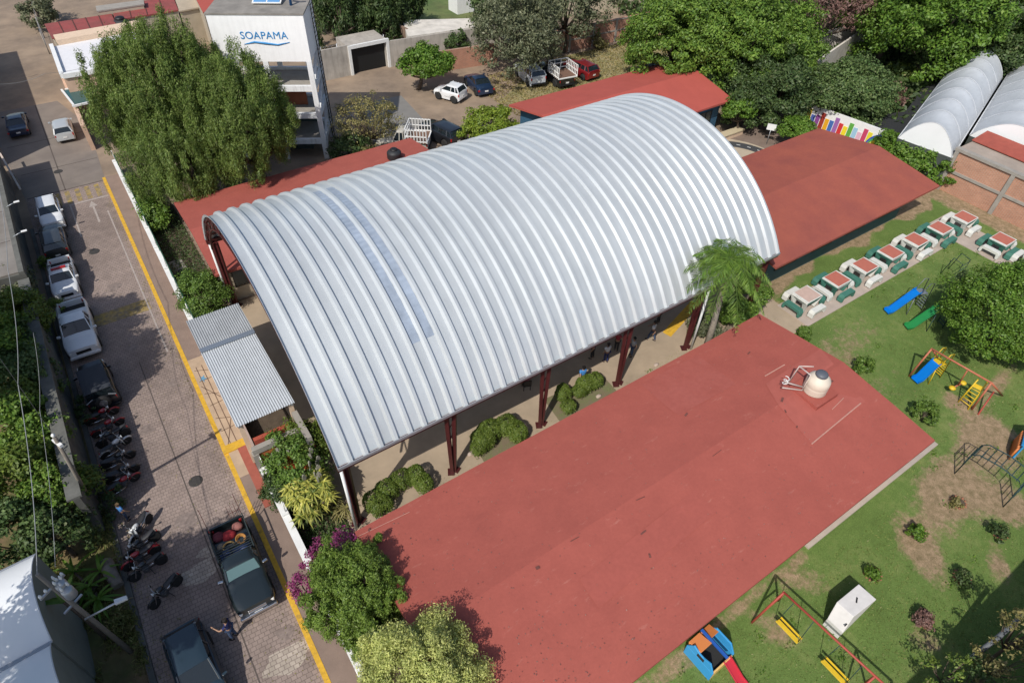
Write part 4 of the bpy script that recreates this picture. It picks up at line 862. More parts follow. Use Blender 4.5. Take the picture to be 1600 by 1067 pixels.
op = car('cargo_pickup', 'old dark green pickup with chrome front bumper and a load of red sacks and baskets', (-1.42, 15.55, 0), -U-.02, 'oldpick', BLKG, None, 'pickup', 4.0, 1.5, 1.42, glassm=M('teal_reflect_glass', (.10, .17, .17), .12, spec=.7))  # teal reflection put into the glass colour of this pickup
b = MB()
for s in (-1, 1):
    b.bar((-1.9, s*.70, 1.2), (-.2, s*.68, 1.2), .04)
    for x in (-1.85, -1.3, -.75, -.25): b.bar((x, s*.70, .9), (x, s*.70, 1.2), .035)
for k in range(5): b.bar((-.28-.11*k, -.66, 1.22), (-.28-.11*k, .66, 1.22), .03)
b.build('bed_rack', M('rack_dark', (.03, .04, .04), .5), op)
b = MB()
for y in (-.68, .68): b.bar((-2.0, y, .9), (-2.45, y, 1.9), .022)
for y in np.linspace(.25, .68, 4): b.bar((-2.0, y, .9), (-2.3, y, 1.5), .016)
for k in (0, .3): b.bar((-2.0-.45*k, .25, .9+k), (-2.0-.45*k, .68, .9+k), .02)
b.build('tail_gate_rack', M('rack_red', (.09, .03, .025), .6), op)
def lumpy(b, c, r, sq=(1, 1, .7), n=12, amp=.12):
    rows = []
    for i in range(n//2+1):
        th = math.pi*i/(n//2); rows.append([(c[0]+r*sq[0]*math.sin(th)*math.cos(ph)*(1+amp*math.sin(3*ph+i+c[0]*9)), c[1]+r*sq[1]*math.sin(th)*math.sin(ph)*(1+amp*math.cos(2*ph+c[1]*7)), c[2]+r*sq[2]*math.cos(th)) for ph in [2*math.pi*k/n for k in range(n)]])
    b.grid(rows, True, True)
PK = (-1.42, 15.55); SK = .85
for (dx, dy, r), cc, lb in (((-.45, 1.85, .30), (.12, .02, .03), 'dark maroon sack at the left rear of the pickup load'), ((.0, 1.65, .32), (.32, .02, .025), 'bright red sack in the middle of the pickup load'), ((.45, 1.95, .26), (.30, .12, .10), 'pink red sack by the right tailgate corner'), ((-.5, 1.3, .22), (.2, .17, .13), 'pale bundle in the pickup load, front left')):
    b = MB(); lumpy(b, (0, 0, 0), r); o = b.build('sack', M('sack%0.2f' % cc[0], cc, .8, n=(6, .2), bump=(14, .5))); o.location = (PK[0]+dx*SK, PK[1]+dy*SK, .66+r*.6); o.scale = (SK, SK, SK); tag(o, lb, 'sack', 'load of the old pickup')
b = MB(); b.lathe((0, 0, 0), [(.12, 0), (.19, .22), (.21, .24), (.17, .22), (.10, .03)], 18); o = b.build('basket', M('wicker', (.36, .17, .04), .8, n=(20, .3))); o.location = (PK[0]+.33, PK[1]+1.05, .78); o.rotation_euler = (.5, .1, 0); tag(o, 'round orange brown basket in the pickup load', 'basket', 'load of the old pickup')
b = MB(); b.path([(.22*math.cos(a), .22*math.sin(a), 0) for a in np.linspace(0, 4.2, 12)], .04, 6); o = b.build('hose', M('hose', (.45, .27, .08), .6)); o.location = (PK[0]-.15, PK[1]+.85, .95); tag(o, 'curled yellow hose on the pickup load', 'hose', 'load of the old pickup')
b = MB(); b.box((0, 0, 0), (1.15, .5, .26)); lumpy(b, (-.3, .1, .18), .2); lumpy(b, (.35, 0, .18), .2); o = b.build('blue_tarpaulin', M('tarp', (.012, .03, .12), .6, n=(3, .3)), bevel=.08); o.location = (PK[0], PK[1]+.48, .80); tag(o, 'folded navy blue tarpaulin behind the cab of the old pickup', 'tarpaulin')
car('parked_car', 'blue grey hatchback cut by the bottom edge with a person standing beside it', (-3.95, 12.5, 0), -U+.04, 'hatch', BLUEG, None, 'car', 4.2, 1.62, 1.42, roofm=BLUEG, sc=.88)
car('parked_car', 'silver hatchback standing alone on the concrete road beside the peach wall', at(98, 200, .6), U-.05, 'hatch', SILV, None, 'car', 3.8, 1.6, 1.4, sc=.85)
car('parked_car', 'dark navy car in the shade at the left edge of the concrete road', at(26, 192, .6), U-.05, 'sedan', NAVY, None, 'car', 4.1, 1.6, 1.36, sc=.88)
# back parking
gpk = 'cars on the dirt parking lot'
car2('parked_car', 'white hatchback beside the flat topped bushy tree', (684, 137), (724, 148), 'hatch', WP, gpk, W=1.55, H=1.42)
car2('parked_car', 'dark blue sedan between the white hatchback and the big grey green tree', (738, 120), (757, 138), 'sedan', paint('blue', (.01, .025, .06)), gpk, L=3.7, W=1.58, H=1.34)
car2('parked_car', 'silver white sport utility car under the big grey green tree', (815, 103), (841, 126), 'suv', paint('pearl', (.52, .55, .58)), gpk, L=3.9, W=1.66, H=1.52)
car2('parked_car', 'dark red hatchback on the dry grass, farthest right of the open row', (893, 99), (922, 113), 'hatch', REDP_, gpk, L=3.8, W=1.6, H=1.4)
car2('parked_car', 'black sport utility car just above the crown of the arched canopy', (674, 198), (706, 214), 'suv', BLKP, gpk, L=4.0, W=1.7, H=1.5)
car2('parked_car', 'dark car mostly hidden under the left edge of the big dense tree', (1024, 90), (1012, 102), 'hatch', NAVY, gpk, L=3.5, W=1.55, H=1.36)
def stake_truck(label, loc, rz, cabm, L=5.6):
    t = car('stake_truck', label, loc, rz, 'oldpick', cabm, gpk, 'truck', L, 1.7, 1.7)
    hl = L/2; b = MB(); b.bb((-hl, -.98, 1.0), (-.35, .98, 1.1)); b.build('bed_floor', M('planks', (.16, .09, .06), .85, n=(5, .2)), t)
    b = MB()
    for s in (-1, 1):
        for z in (1.15, 1.55, 2.05): b.bar((-hl, s*.98, z), (-.35, s*.98, z), .06)
        for x in np.linspace(-hl, -.35, 8): b.bar((x, s*.98, 1.05), (x, s*.98, 2.08), .06)
    for z in (1.3, 1.7, 2.05): b.bar((-.35, -.98, z), (-.35, .98, z), .06)
    for y in (-.33, .33): b.bar((-.35, y, 1.1), (-.35, y, 2.05), .05)
    b.bar((-hl-.02, -.98, 1.08), (-hl-.02, .98, 1.08), .09); b.build('stake_rack', WHITE, t); return t
stake_truck('truck with a white stake rack and wooden bed beside the dark red hatchback', at(868, 107, 1.1), math.atan2(G(845, 92, 1).y-G(885, 122, 1).y, G(845, 92, 1).x-G(885, 122, 1).x), BLKP, 4.6)
stake_truck('truck with white stake rack behind the red roof corner, right of the leafless shrub', at(630, 212, 1.1), U+.9, M('cab_cream', (.45, .43, .38), .5), 4.0)
# ---------------------------------------------------------------- motorcycles
MCR, MCB, MCW = paint('moto_red', (.33, .012, .02)), paint('moto_black', (.015, .016, .018)), paint('moto_white', (.65, .66, .66))
def moto(paintm, scooter=False):
    t = thing('motorcycle', 'motorcycle', 'motorcycle', (0, 0, 0))
    for x in (-.65, .65):
        b = MB(); b.lathe((x, 0, .29), [(.21, -.045), (.27, -.05), (.29, 0), (.27, .05), (.21, .045)], 18, 'Y'); wv = b.build('wheel', RUB, t)
        b = MB(); b.lathe((x, 0, .29), [(.205, -.03), (.205, -.02)], 14, 'Y')
        for k in range(6): a = k*math.pi/3; b.bar((x, 0, .29), (x+.2*math.cos(a), 0, .29+.2*math.sin(a)), .025, .03)
        b.build('rim', M('rim'), wv)
        b = MB(); b.path([(x+.33*math.cos(a), 0, .29+.33*math.sin(a)) for a in np.linspace(.3, 2.6, 7)], .055, 6); b.build('mudguard', paintm, t)
    b = MB(); b.path([(.42, 0, .85), (0, 0, .62), (-.45, 0, .66), (-.8, 0, .72)], .035); b.path([(.4, 0, .8), (.2, 0, .3), (-.2, 0, .3), (-.62, 0, .29)], .03); b.build('frame', BLACK, t)
    b = MB(); b.box((.08, 0, .4), (.34, .24, .3)); b.tube((.08, -.17, .35), (.08, .17, .35), .11, n=12); b.build('engine', M('engine', (.12, .12, .125), .5, .6), t, bevel=.03)
    b = MB(); lumpy(b, (.17, 0, .80), .22, (1.15, .62, .62), 14, .03); b.build('fuel_tank', paintm, t)
    b = MB(); b.grid([[(x, w*k/2, z+(.03 if abs(k) < 2 else -.03)) for k in (-2, -1, 0, 1, 2)] for x, w, z in ((.02, .08, .76), (-.12, .13, .78), (-.38, .15, .80), (-.6, .12, .86), (-.78, .06, .86))]); b.grid([[(x, w*k/2, z-.07) for k in (-2, 2)] for x, w, z in ((.02, .08, .76), (-.38, .15, .8), (-.78, .06, .84))]); b.build('seat', M('seat_vinyl', (.03, .03, .032), .45), t)
    b = MB(); b.box((-.62, 0, .72), (.34, .16, .1)); b.build('tail_cover', paintm, t, bevel=.03)
    b = MB()
    for s in (-1, 1): b.bar((.65, s*.085, .29), (.40, s*.085, .95), .04)
    b.build('fork', CHROME, t)
    b = MB(); b.path([(.26, -.36, 1.03), (.36, -.22, 1.0), (.4, 0, .95), (.36, .22, 1.0), (.26, .36, 1.03)], .016); b.build('handlebar', CHROME, t)
    for s in (-1, 1):
        b = MB(); b.tube((.25, s*.38, 1.035), (.29, s*.28, 1.02), .024); b.build('grip', RUB, t)
        b = MB(); b.path([(.33, s*.25, 1.0), (.32, s*.3, 1.14)], .008); b.lathe((.32, s*.32, 1.16), [(.055, -.01), (.055, .01)], 10, 'X'); b.build('mirror', CHROME, t)
    b = MB(); b.lathe((.5, 0, .9), [(.03, -.09), (.09, 0), (.095, .03)], 14, 'X'); b.build('headlight', LAMP, t)
    if scooter: b = MB(); b.grid([[(.47, -.2, .35), (.5, 0, .35), (.47, .2, .35)], [(.40, -.22, .7), (.46, 0, .7), (.40, .22, .7)], [(.34, -.14, .98), (.42, 0, 1.0), (.34, .14, .98)]]); o = b.build('leg_shield', paintm, t); q = o.modifiers.new('s', 'SOLIDIFY'); q.thickness = .03
    b = MB(); b.path([(.1, -.14, .25), (-.3, -.17, .26), (-.75, -.18, .36)], [.03, .045, .05], 8); b.build('exhaust', CHROME, t)
    b = MB(); b.box((-.86, 0, .68), (.04, .14, .07)); b.build('tail_light', REDL, t)
    b = MB(); b.bar((-.05, .1, .3), (-.12, .3, .02), .025); b.build('kickstand', BLACK, t)
    return t
def mlab(o, lb, loc, rz, lean=.12):
    o['label'] = lb; o.scale = (.8, .8, .8); o['group'] = 'motorcycles parked along the kerb'; o.location = loc; o.rotation_euler = (lean, 0, rz)
red, blk, wht = moto(MCR), moto(MCB), moto(MCW, True)
def mat_(px, py): p = G(px, py); return (p.x, p.y, 0)
mlab(red, 'red motorcycle nearest the jeep, its red tail over the kerb', mat_(163, 655), .12)
def cp(src, *a, **k): c = copy_tree(src); mlab(c, *a, **k); return c
cp(red, 'motorcycle with a bright red tank, second below the jeep', mat_(172, 673), .2)
cp(blk, 'dark motorcycle with headlight on the street side, third below the jeep', mat_(182, 690), 3.3)
cp(wht, 'scooter with white front shield, fourth below the jeep', mat_(184, 704), .35)
cp(blk, 'black motorcycle in the middle of the shaded row beside the pole shadow', mat_(188, 724), .1)
cp(blk, 'black motorcycle with long chrome exhaust near the lower end of the shaded row', mat_(194, 745), .05)
cp(red, 'motorcycle with dark red tank, last of the shaded row', mat_(196, 762), .3)
mlab(wht, 'white and black scooter with a grey seat below the child in blue', mat_(225, 832), 3.95, .1)
cp(blk, 'black motorcycle just below the white scooter', mat_(228, 858), 3.45)
cp(red, 'black motorcycle with a red tank between the white scooter and the lone motorcycle', mat_(226, 877), 3.3)
cp(blk, 'black motorcycle with green side cover pointing into the street', mat_(236, 893), 3.3)
mlab(blk, 'slim black motorcycle standing alone nearest the blue grey hatchback', mat_(264, 930), 3.6)
# ---------------------------------------------------------------- people
SKIN = M('skin', (.33, .19, .12), .6); HAIR = M('hair', (.015, .01, .008), .7)
def skinned(name, V, Ed, rad, mat, parent, sub=1, roots=(0,)):
    me = bpy.data.meshes.new(name); me.from_pydata(V, Ed, []); o = link(name, me, mat, parent)
    o.modifiers.new('skin', 'SKIN').use_smooth_shade = True
    for i, r in enumerate(rad): me.skin_vertices[0].data[i].radius = (r if isinstance(r, tuple) else (r, r))
    for i in range(len(V)): me.skin_vertices[0].data[i].use_root = i in roots
    s = o.modifiers.new('sub', 'SUBSURF'); s.levels = sub; s.render_levels = sub
    return o
def person(label, loc, rz, shirt, trous, h=1.65, pose='stand', hair=HAIR, group=None, skirt=False):
    t = thing('person', label, 'person', loc, rz, group); k = h*.92/1.72
    st = .22 if pose == 'walk' else .05; sw = .25 if pose == 'walk' else .06; up = pose == 'reach'; sit = pose == 'sit'
    if sit: J = dict(pel=(0, 0, .50), che=(.02, 0, .88), nec=(.03, 0, 1.02), hip=.10)
    V, E_, Rr = [], [], []
    def add(p, r, par=None):
        V.append(tuple(c*k for c in p)); Rr.append(tuple(c*k for c in r) if isinstance(r, tuple) else r*k)
        if par is not None: E_.append((par, len(V)-1))
        return len(V)-1
    dz = -.42 if sit else 0
    pel = add((0, 0, .95+dz), (.11, .15)); wai = add((0, 0, 1.10+dz), (.095, .13), pel); che = add((.01, 0, 1.30+dz), (.11, .16), wai); nb = add((.0, 0, 1.43+dz), (.055, .07), che); nk = add((.01, 0, 1.50+dz), .05, nb)
    hd = add((.03, 0, 1.60+dz), (.09, .078), nk); ht = add((.025, 0, 1.69+dz), (.075, .068), hd)
    chin = add((.085, 0, 1.565+dz), .03, hd); nose = add((.115, 0, 1.61+dz), .014, hd)
    roots = [0]; arms = []
    for s in (-1, 1):
        f = s*st
        if sit: kn, an, toe = (.42, s*.12, .50), (.44, s*.12, .08), (.58, s*.13, .03)
        else: kn, an, toe = (f*.6+.03, s*.09, .50), (f, s*.09, .08), (f+.15, s*.11, .03)
        hp = add((0, s*.09, .90+dz), .085, pel); kk = add(kn, .055, hp); cf = add(tuple((a*.7+b_*.3) for a, b_ in zip(kn, an)), .055, kk); aa = add(an, .036, cf); add(toe, .032, aa)
        sh = add((.0, s*.17, 1.39+dz), .055, che)
        el = (-f*1.1, s*.25, 1.12+dz); wr = (-f*1.3+.12, s*.27, .90+dz)
        if up and s == 1: el, wr = (.22, .26, 1.25), (.42, .18, 1.32)
        e = add(el, .04, sh); w_ = add(wr, .028, e); arms.append((el, wr, s)); d = Vector(wr)-Vector(el); d.normalize()
        hnd = Vector(wr)+d*.07; p = add(tuple(hnd), (.034, .02), w_)
        for j, (sp, ln) in enumerate(((-.024, .062), (-.008, .075), (.009, .07), (.025, .055))):
            a = add(tuple(hnd+d*.02+Vector((sp, 0, 0))), .009, None); roots.append(a); b_ = add(tuple(hnd+d*(.02+ln*.6)+Vector((sp*1.2, -s*.008, 0))), .009, a); add(tuple(hnd+d*(.02+ln)+Vector((sp*1.2, -s*.025, 0))), .007, b_)
        a = add(tuple(hnd-d*.03+Vector((.03, 0, 0))), .010, None); roots.append(a); add(tuple(hnd+d*.025+Vector((.055, -s*.01, 0))), .008, a)
    body = skinned('body', V, E_, Rr, SKIN, t, 1, roots)
    # clothes
    V, E_, Rr = [], [], []
    q = add((0, 0, .98+dz), (.13, .17)); a = add((0, 0, 1.12+dz), (.115, .15), q); c = add((.01, 0, 1.31+dz), (.128, .178), a); add((0, 0, 1.42+dz), (.08, .10), c)
    for el, wr, s in arms: sh = add((0, s*.17, 1.395+dz), .07, c); add(tuple(.55*b_+.45*a_ for a_, b_ in zip((0, s*.17, 1.395+dz), el)), .058, sh)
    skinned('shirt', V, E_, Rr, shirt, t)
    V, E_, Rr = [], [], []
    q = add((0, 0, .99+dz), (.125, .165))
    for s in (-1, 1):
        f = s*st
        if sit: kn, an = (.42, s*.12, .50), (.44, s*.12, .12)
        else: kn, an = (f*.6+.03, s*.09, .50), (f, s*.09, .12)
        hp = add((0, s*.09, .90+dz), .10, q); kk = add(kn, .072, hp); add(an, .055, kk)
    skinned('trousers', V, E_, Rr, trous, t)
    V, E_, Rr = [], [], []
    a = add((-.02, 0, 1.62+dz), (.098, .088)); b_ = add((-.0, 0, 1.70+dz), (.085, .08), a); add((-.06, 0, 1.52+dz), .05, a)
    skinned('hair', V, E_, Rr, hair, t)
    b = MB()
    for s in (-1, 1): lumpy(b, (.107*k, s*.03*k, (1.635+dz)*k), .011*k, (1, 1, 1), 8, 0)
    b.build('eyes', BLACK, t)
    b = MB()
    for s in (-1, 1):
        f = s*st; p = (.49, s*.125, .045) if sit else (f+.06, s*.10, .045); lumpy(b, tuple(v*k for v in p), .13*k, (1, .42, .38), 12, 0)
    b.build('shoes', BLACK, t)
    return t
cl = lambda n, c: M('cloth_'+n, c, .9, n=(8, .1))
CB, CN, CW, CT, CPk, CJ, CK = cl('blue', (.05, .20, .48)), cl('navy', (.015, .025, .11)), cl('white', (.62, .62, .62)), cl('teal', (.02, .15, .17)), cl('pink', (.42, .16, .18)), cl('jeans', (.04, .07, .14)), cl('black', (.02, .02, .022))
person('child in a bright blue top standing by the kerb beside the motorcycles', at(200, 812), .5, CB, CJ, 1.35, hair=M('hair_brown', (.16, .10, .05), .7))
person('person in a navy blue top with white sleeve beside the blue grey hatchback', (-2.55, 13.3, 0), 2.6, CN, CJ, 1.68, 'reach')
gy = 'people in the shade under the arched canopy'
person('person in a light blue shirt by the steel column beside the round hedge', at(908, 603), 1.2, CB, CJ, 1.6, 'walk', group=gy)
person('person in a white top walking at the sunlit edge of the canopy shadow, right', at(1017, 532), 1.9, CW, CJ, 1.6, 'walk', group=gy)
person('person in a teal top standing in shade behind the walking person in white', at(1028, 505), 2.3, CT, CK, 1.7, group=gy)
person('person in a white shirt at the sunlit edge left of the walking person', at(946, 566), 1.4, CW, CN, 1.55, group=gy)
person('person in a dark red top between the pair of columns under the eave', at(962, 548), .6, cl('red', (.28, .03, .04)), CK, 1.55, group=gy)
person('person in navy standing deepest in the canopy shade', at(925, 560), 2.2, CN, CK, 1.6, group=gy)
person('seated person in a pink top near the second column from the left', at(822, 607), 1.2, CPk, CK, 1.6, 'sit', group=gy)
person('person in a pale top just right of the middle column', at(986, 556), 3.0, cl('grey', (.35, .36, .38)), CJ, 1.5, group=gy)
# chair for the seated person
ch = thing('small_chair', 'small dark chair under the seated person in pink', 'chair', at(822, 607), 1.2)
b = MB(); b.bb((-.2, -.2, .36), (.2, .2, .40)); b.build('seat', BLACK, ch); b = MB(); b.bb((-.24, -.2, .40), (-.2, .2, .8)); b.build('backrest', BLACK, ch)
for x in (-.17, .17):
    for y in (-.17, .17): b = MB(); b.bar((x, y, 0), (x, y, .36), .03); b.build('leg', BLACK, ch)
# ---------------------------------------------------------------- water tanks
def lathe_tank(name, label, loc, r, h, mat, lid, sc=1):
    t = thing(name, label, 'water tank', loc)
    prof = [(r*.97, 0), (r, .05), (r*.98, h*.3), (r*1.0, h*.34), (r*.96, h*.38), (r*1.0, h*.42), (r*.98, h*.66), (r*.9, h*.76), (r*.6, h*.92), (r*.36, h*.97)]
    b = MB(); b.lathe((0, 0, 0), prof, 28); b.build('tank_body', mat, t); b = MB(); b.lathe((0, 0, 0), [(r*.5, h*.94), (r*.52, h*.97), (r*.52, h*1.04), (r*.42, h*1.1), (r*.12, h*1.14)], 22); b.build('lid', lid, t); return t
tp_ = on_front(1270, 612); tz = tp_.z
tank = lathe_tank('white_water_tank', 'cream white plastic water tank with dark lid on the nearest red roof', (13.925+tp_.x, 8.25+tp_.y, tz+.12), .52, 1.0, M('tank_cream', (.62, .55, .45), .6, n=(3, .08)), M('lid_grey', (.09, .10, .12), .5))
b = MB(); b.bb((-.75, -.75, -.3), (.75, .75, 0)); b.build('plinth', RED, tank)
pf = thing('roof_pipe_frame', 'white pipe frame with coiled bracket standing left of the white water tank', 'pipe frame', (13.925+tp_.x-.95, 8.25+tp_.y+.45, tz))
b = MB(); b.path([(.45, -.2, .05), (.45, -.2, 1.15), (.5, .4, 1.15), (.3, .45, .1)], .04); b.path([(.45, -.2, .15), (-.35, .35, .3), (-.4, .3, .75), (.45, -.2, .35)], .035); b.path([(.5, .4, 1.15), (.9, .0, 1.25)], .025); b.build('pipes', M('pipe_white', (.6, .5, .45), .6), pf)
b = MB(); b.path([(-.4+.10*math.cos(a), .3+.10*math.sin(a), .6+.03*a) for a in np.linspace(0, 14, 40)], .018, 5); b.build('coil', WHITE, pf)
lathe_tank('black_water_tank', 'squat black water tank on the red roof behind the arched canopy', (*G(616, 242, 2.9)[:2], 2.68), .5, .62, M('tank_black', (.02, .022, .025), .6), BLACK)
lathe_tank('black_water_tank', 'black water tank between the red roofs at the top left', (*G(190, 38, 3.0)[:2], 2.2), .8, 1.3, M('tank_black'), BLACK)
lathe_tank('black_water_tank', 'black water tank on the dirt beside the far left wire fence', (*G(74, 30, 0)[:2], 0), .8, 1.3, M('tank_black'), BLACK)
b = MB(); b.lathe((0, 0, 0), [(.3, 0), (.3, .8), (.28, .82)], 18); o = b.build('blue_barrel', M('barrel_blue', (.03, .10, .22), .5)); o.location = (*G(564, 62, 0)[:2], 0); tag(o, 'blue barrel above the garage wall', 'barrel')
# ---------------------------------------------------------------- picnic tables
GRN = M('bench_green', (.045, .16, .12), .75, n=(4, .15)); REDT = M('table_red', (.42, .13, .09), .8, n=(4, .1)); OFFW = M('bench_white', (.60, .60, .56), .75, n=(4, .1))
def picnic(a, c, top):
    """a: colour of table legs, c: colour of benches facing x, the others take a"""
    t = thing('picnic_table', 'x', 'picnic table', (0, 0, 0))
    b = MB(); b.bb((-.62, -.5, .70), (.62, .5, .76)); b.build('tabletop', OFFW, t, bevel=.01)
    b = MB(); b.bb((-.50, -.46, .763), (.50, .46, .775)); b.build('table_inlay', top, t)
    for s in (-1, 1):
        b = MB(); b.solid([(s*.40, -.42, .06), (s*.40, -.24, .06), (s*.47, -.2, .5), (s*.47, .2, .5), (s*.40, .24, .06), (s*.40, .42, .06), (s*.60, .5, .70), (s*.60, -.5, .70)], (s*.07, 0, 0)); b.build('leg', a, t)
        b = MB(); b.solid([(-.40, s*.46, .5), (.40, s*.46, .5), (.60, s*.5, .70), (-.60, s*.5, .70)], (0, -s*.06, 0)); b.build('apron', a if s > 0 else c, t)
    for i in range(4):
        rm = Matrix.Rotation(i*math.pi/2, 3, 'Z'); d0 = .93 if i % 2 == 0 else .82; m = c if i % 2 == 0 else a; w_ = .55
        b = MB(); pts = [(-w_, .05), (-w_, .30), (-w_+.10, .44), (w_-.10, .44), (w_, .30), (w_, .05), (w_-.12, .05), (w_-.16, .28), (-w_+.16, .28), (-w_+.12, .05)]
        b.solid([rm @ Vector((d0-.15, y, z)) for y, z in pts], rm @ Vector((.32, 0, 0))); b.build('bench', m, t, bevel=.012)
    return t
pa, pb = picnic(GRN, OFFW, REDT), picnic(OFFW, GRN, REDT)
pc = picnic(OFFW, GRN, M('table_faded', (.50, .36, .30), .85, n=(4, .1)))
spots = [(31.35, 13.9, pc, 'picnic table with a faded pinkish top at the near end of the row'), (34.1, 13.85, pa, 'red topped picnic table, second from the near end of the row'), (36.8, 13.75, pb, 'red topped picnic table, third from the near end of the row'),
         (39.5, 13.7, pa, 'red topped picnic table in the middle of the long row'), (42.2, 13.6, pb, 'red topped picnic table, fifth from the near end of the row'), (44.95, 13.5, pa, 'red topped picnic table just before the corner of the paving'),
         (47.7, 13.3, pb, 'red topped picnic table at the paving corner below the brick wall'), (47.3, 10.5, pa, 'red topped picnic table on the side arm of the paving, facing the brick building'), (47.4, 8.3, pb, 'picnic table cut by the right edge of the photo')]
used = set()
for x, y, src, lb in spots:
    o = src if id(src) not in used else copy_tree(src); used.add(id(src)); o.location = (x, y, .06); o.scale = (1.12, 1.12, 1.2); o['label'] = lb; o['group'] = 'concrete picnic tables on the paving'
# ---------------------------------------------------------------- playground
ORG = M('orange_steel', (.42, .13, .07), .6, n=(5, .15)); YST = M('yellow_steel', (.62, .42, .02), .5, n=(5, .12)); DGS = M('green_steel', (.02, .05, .05), .6); BLS = M('slide_blue', (.0, .16, .55), .35, n=(2, .08)); GRS = M('slide_green', (.02, .22, .06), .4, n=(2, .1)); RDS = M('red_steel', (.35, .06, .04), .6, n=(5, .15))
def slide(name, label, foot, top_, h, chute, frame, w=.5):
    foot, top_ = Vector(foot), Vector(top_); d = top_-foot; L = d.length; t = thing(name, label, 'slide', tuple(foot), math.atan2(d.y, d.x))
    prof = [(0, .14), (.3, .16), (L*.9, h-.05), (L, h)]
    b = MB(); b.grid([[(x, -w/2, z+.16), (x, -w/2+.03, z), (x, w/2-.03, z), (x, w/2, z+.16)] for x, z in prof], False); o = b.build('chute', chute, t); q = o.modifiers.new('s', 'SOLIDIFY'); q.thickness = .03
    b = MB()
    for s in (-1, 1):
        b.path([(L, s*w/2, h+.1), (L+.25, s*w/2, h+.75), (L+.55, s*w/2, h+.7), (L+.75, s*w/2, 0)], .025)
        b.path([(L*.8, s*w/2, h*.8), (L*.75, s*(w/2+.12), 0)], .025)
    b.bb((L, -w/2, h-.04), (L+.5, w/2, h)); b.build('frame', frame, t)
    b = MB()
    for k in range(6): z = .2+k*(h-.3)/5.5; b.bar((L+.75-.2*z/h, -w/2, z), (L+.75-.2*z/h, w/2, z), .035)
    b.build('ladder', frame, t); return t
def xy(px, py, z=0): p = G(px, py, z); return (p.x, p.y, 0)
slide('playground_slide', 'blue slide on the lawn nearest the picnic tables', xy(1383, 490), xy(1435, 456, 1.4), 1.4, BLS, M('grey_steel', (.16, .18, .2), .5))
slide('playground_slide', 'green slide on the lawn beside the round dense tree', xy(1414, 514), xy(1470, 480, 1.5), 1.5, GRS, DGS)
cb = thing('climbing_frame', 'orange tube play frame spanning a blue slide, seesaw seats and a yellow ladder', 'climbing frame', xy(1490, 620))
o_ = cb.location
ap1, ap2 = G(1456, 545, 2.0)-o_, G(1549, 598, 2.0)-o_; f1, f1b = G(1420, 588)-o_, G(1470, 572)-o_; f2, f2b = G(1518, 640)-o_, G(1556, 618)-o_
b = MB(); b.tube(ap1, ap2, .05); b.build('top_bar', ORG, cb)
for p, q in ((ap1, f1), (ap1, f1b+Vector((.3, .2, 0))), (ap2, f2), (ap2, f2b+Vector((.3, -.2, 0)))): b = MB(); b.tube(p, (q.x, q.y, 0), .05); b.build('leg', ORG, cb)
m1 = ap1.lerp(ap2, .62); s0, s1 = G(1488, 606, .5)-o_, G(1505, 598, .6)-o_
b = MB(); b.tube(m1, s0.lerp(s1, .5), .035); b.tube(s0, s1, .04); b.build('swing_arm', ORG, cb)
for s in (s0, s1): b = MB(); lumpy(b, tuple(s), .17, (1, 1, .6), 12, .02); b.build('swing_seat', YST, cb)
b = MB(); c0 = ap1.lerp(ap2, .95); l0, l1 = G(1497, 628)-o_, G(1512, 640)-o_; u0, u1 = G(1529, 592, 1.6)-o_, G(1543, 597, 1.6)-o_
b.tube(l0, u0, .035); b.tube(l1, u1, .035)
for k in range(1, 6): b.tube(l0.lerp(u0, k/8), l1.lerp(u1, k/8), .025)
b.build('ladder', YST, cb)
b = MB(); pl = [l0.lerp(u0, .68), l0.lerp(u0, .8), l1.lerp(u1, .8), l1.lerp(u1, .68)]; b.solid(pl, (0, 0, .04)); b.build('step_plate', YST, cb)
b = MB(); a, c = f2, f2b; b.tube(G(1528, 648)-o_, G(1553, 612, .9)-o_, .04); b.build('side_rail', RDS, cb)
slide('playground_slide', 'blue slide with yellow railings hanging from the orange play frame', xy(1427, 598), xy(1463, 567, 1.2), 1.2, BLS, YST, .52)
# bench swing set
sw = thing('swing_set', 'long red brown swing frame with yellow bench swings in the lower right', 'swing set', (14.6, 0, 0))
o_ = sw.location; H_ = 2.0
A1 = G(1225, 925, H_)-o_; A2 = G(1385, 1072, H_)-o_; A2 = A2+(A2-A1)*.25
b = MB(); b.tube(A1, A2, .045); b.build('top_bar', RDS, sw)
for A, k in ((A1, 0), (A2, 1)):
    for dx in (-.75, .8): b = MB(); b.tube(A, (A.x+dx, A.y+(.15 if k == 0 else -.15), 0), .045); b.build('leg', RDS, sw)
mid = A1.lerp(A2, .72)
for dx in (-.75, .8): b = MB(); b.tube(mid, (mid.x+dx, mid.y, 0), .04); b.build('leg', RDS, sw)
b = MB(); b.tube((A1.x-.42, A1.y+.08, .9), (A1.x+.45, A1.y+.08, .9), .035); b.build('cross_bar', RDS, sw)
for px, py in ((1231, 985), (1303, 1049)):
    c = G(px, py, .45)-o_; fr_ = max(.1, min(.9, (c.y-A1.y)/(A2.y-A1.y))); hp = A1.lerp(A2, fr_)
    b = MB(); b.box((c.x, c.y, .42), (.19, 1.0, .04)); b.box((c.x+.16, c.y, .50), (.03, 1.0, .10), 0, Matrix.Rotation(.2, 3, 'Y')); st_ = b.build('swing_seat', YST, sw, bevel=.015)
    for s in (-1, 1): b = MB(); b.tube((c.x, c.y+s*.48, .44), (hp.x, c.y+s*.42, H_), .014, n=5); b.build('chain', DGS, st_)
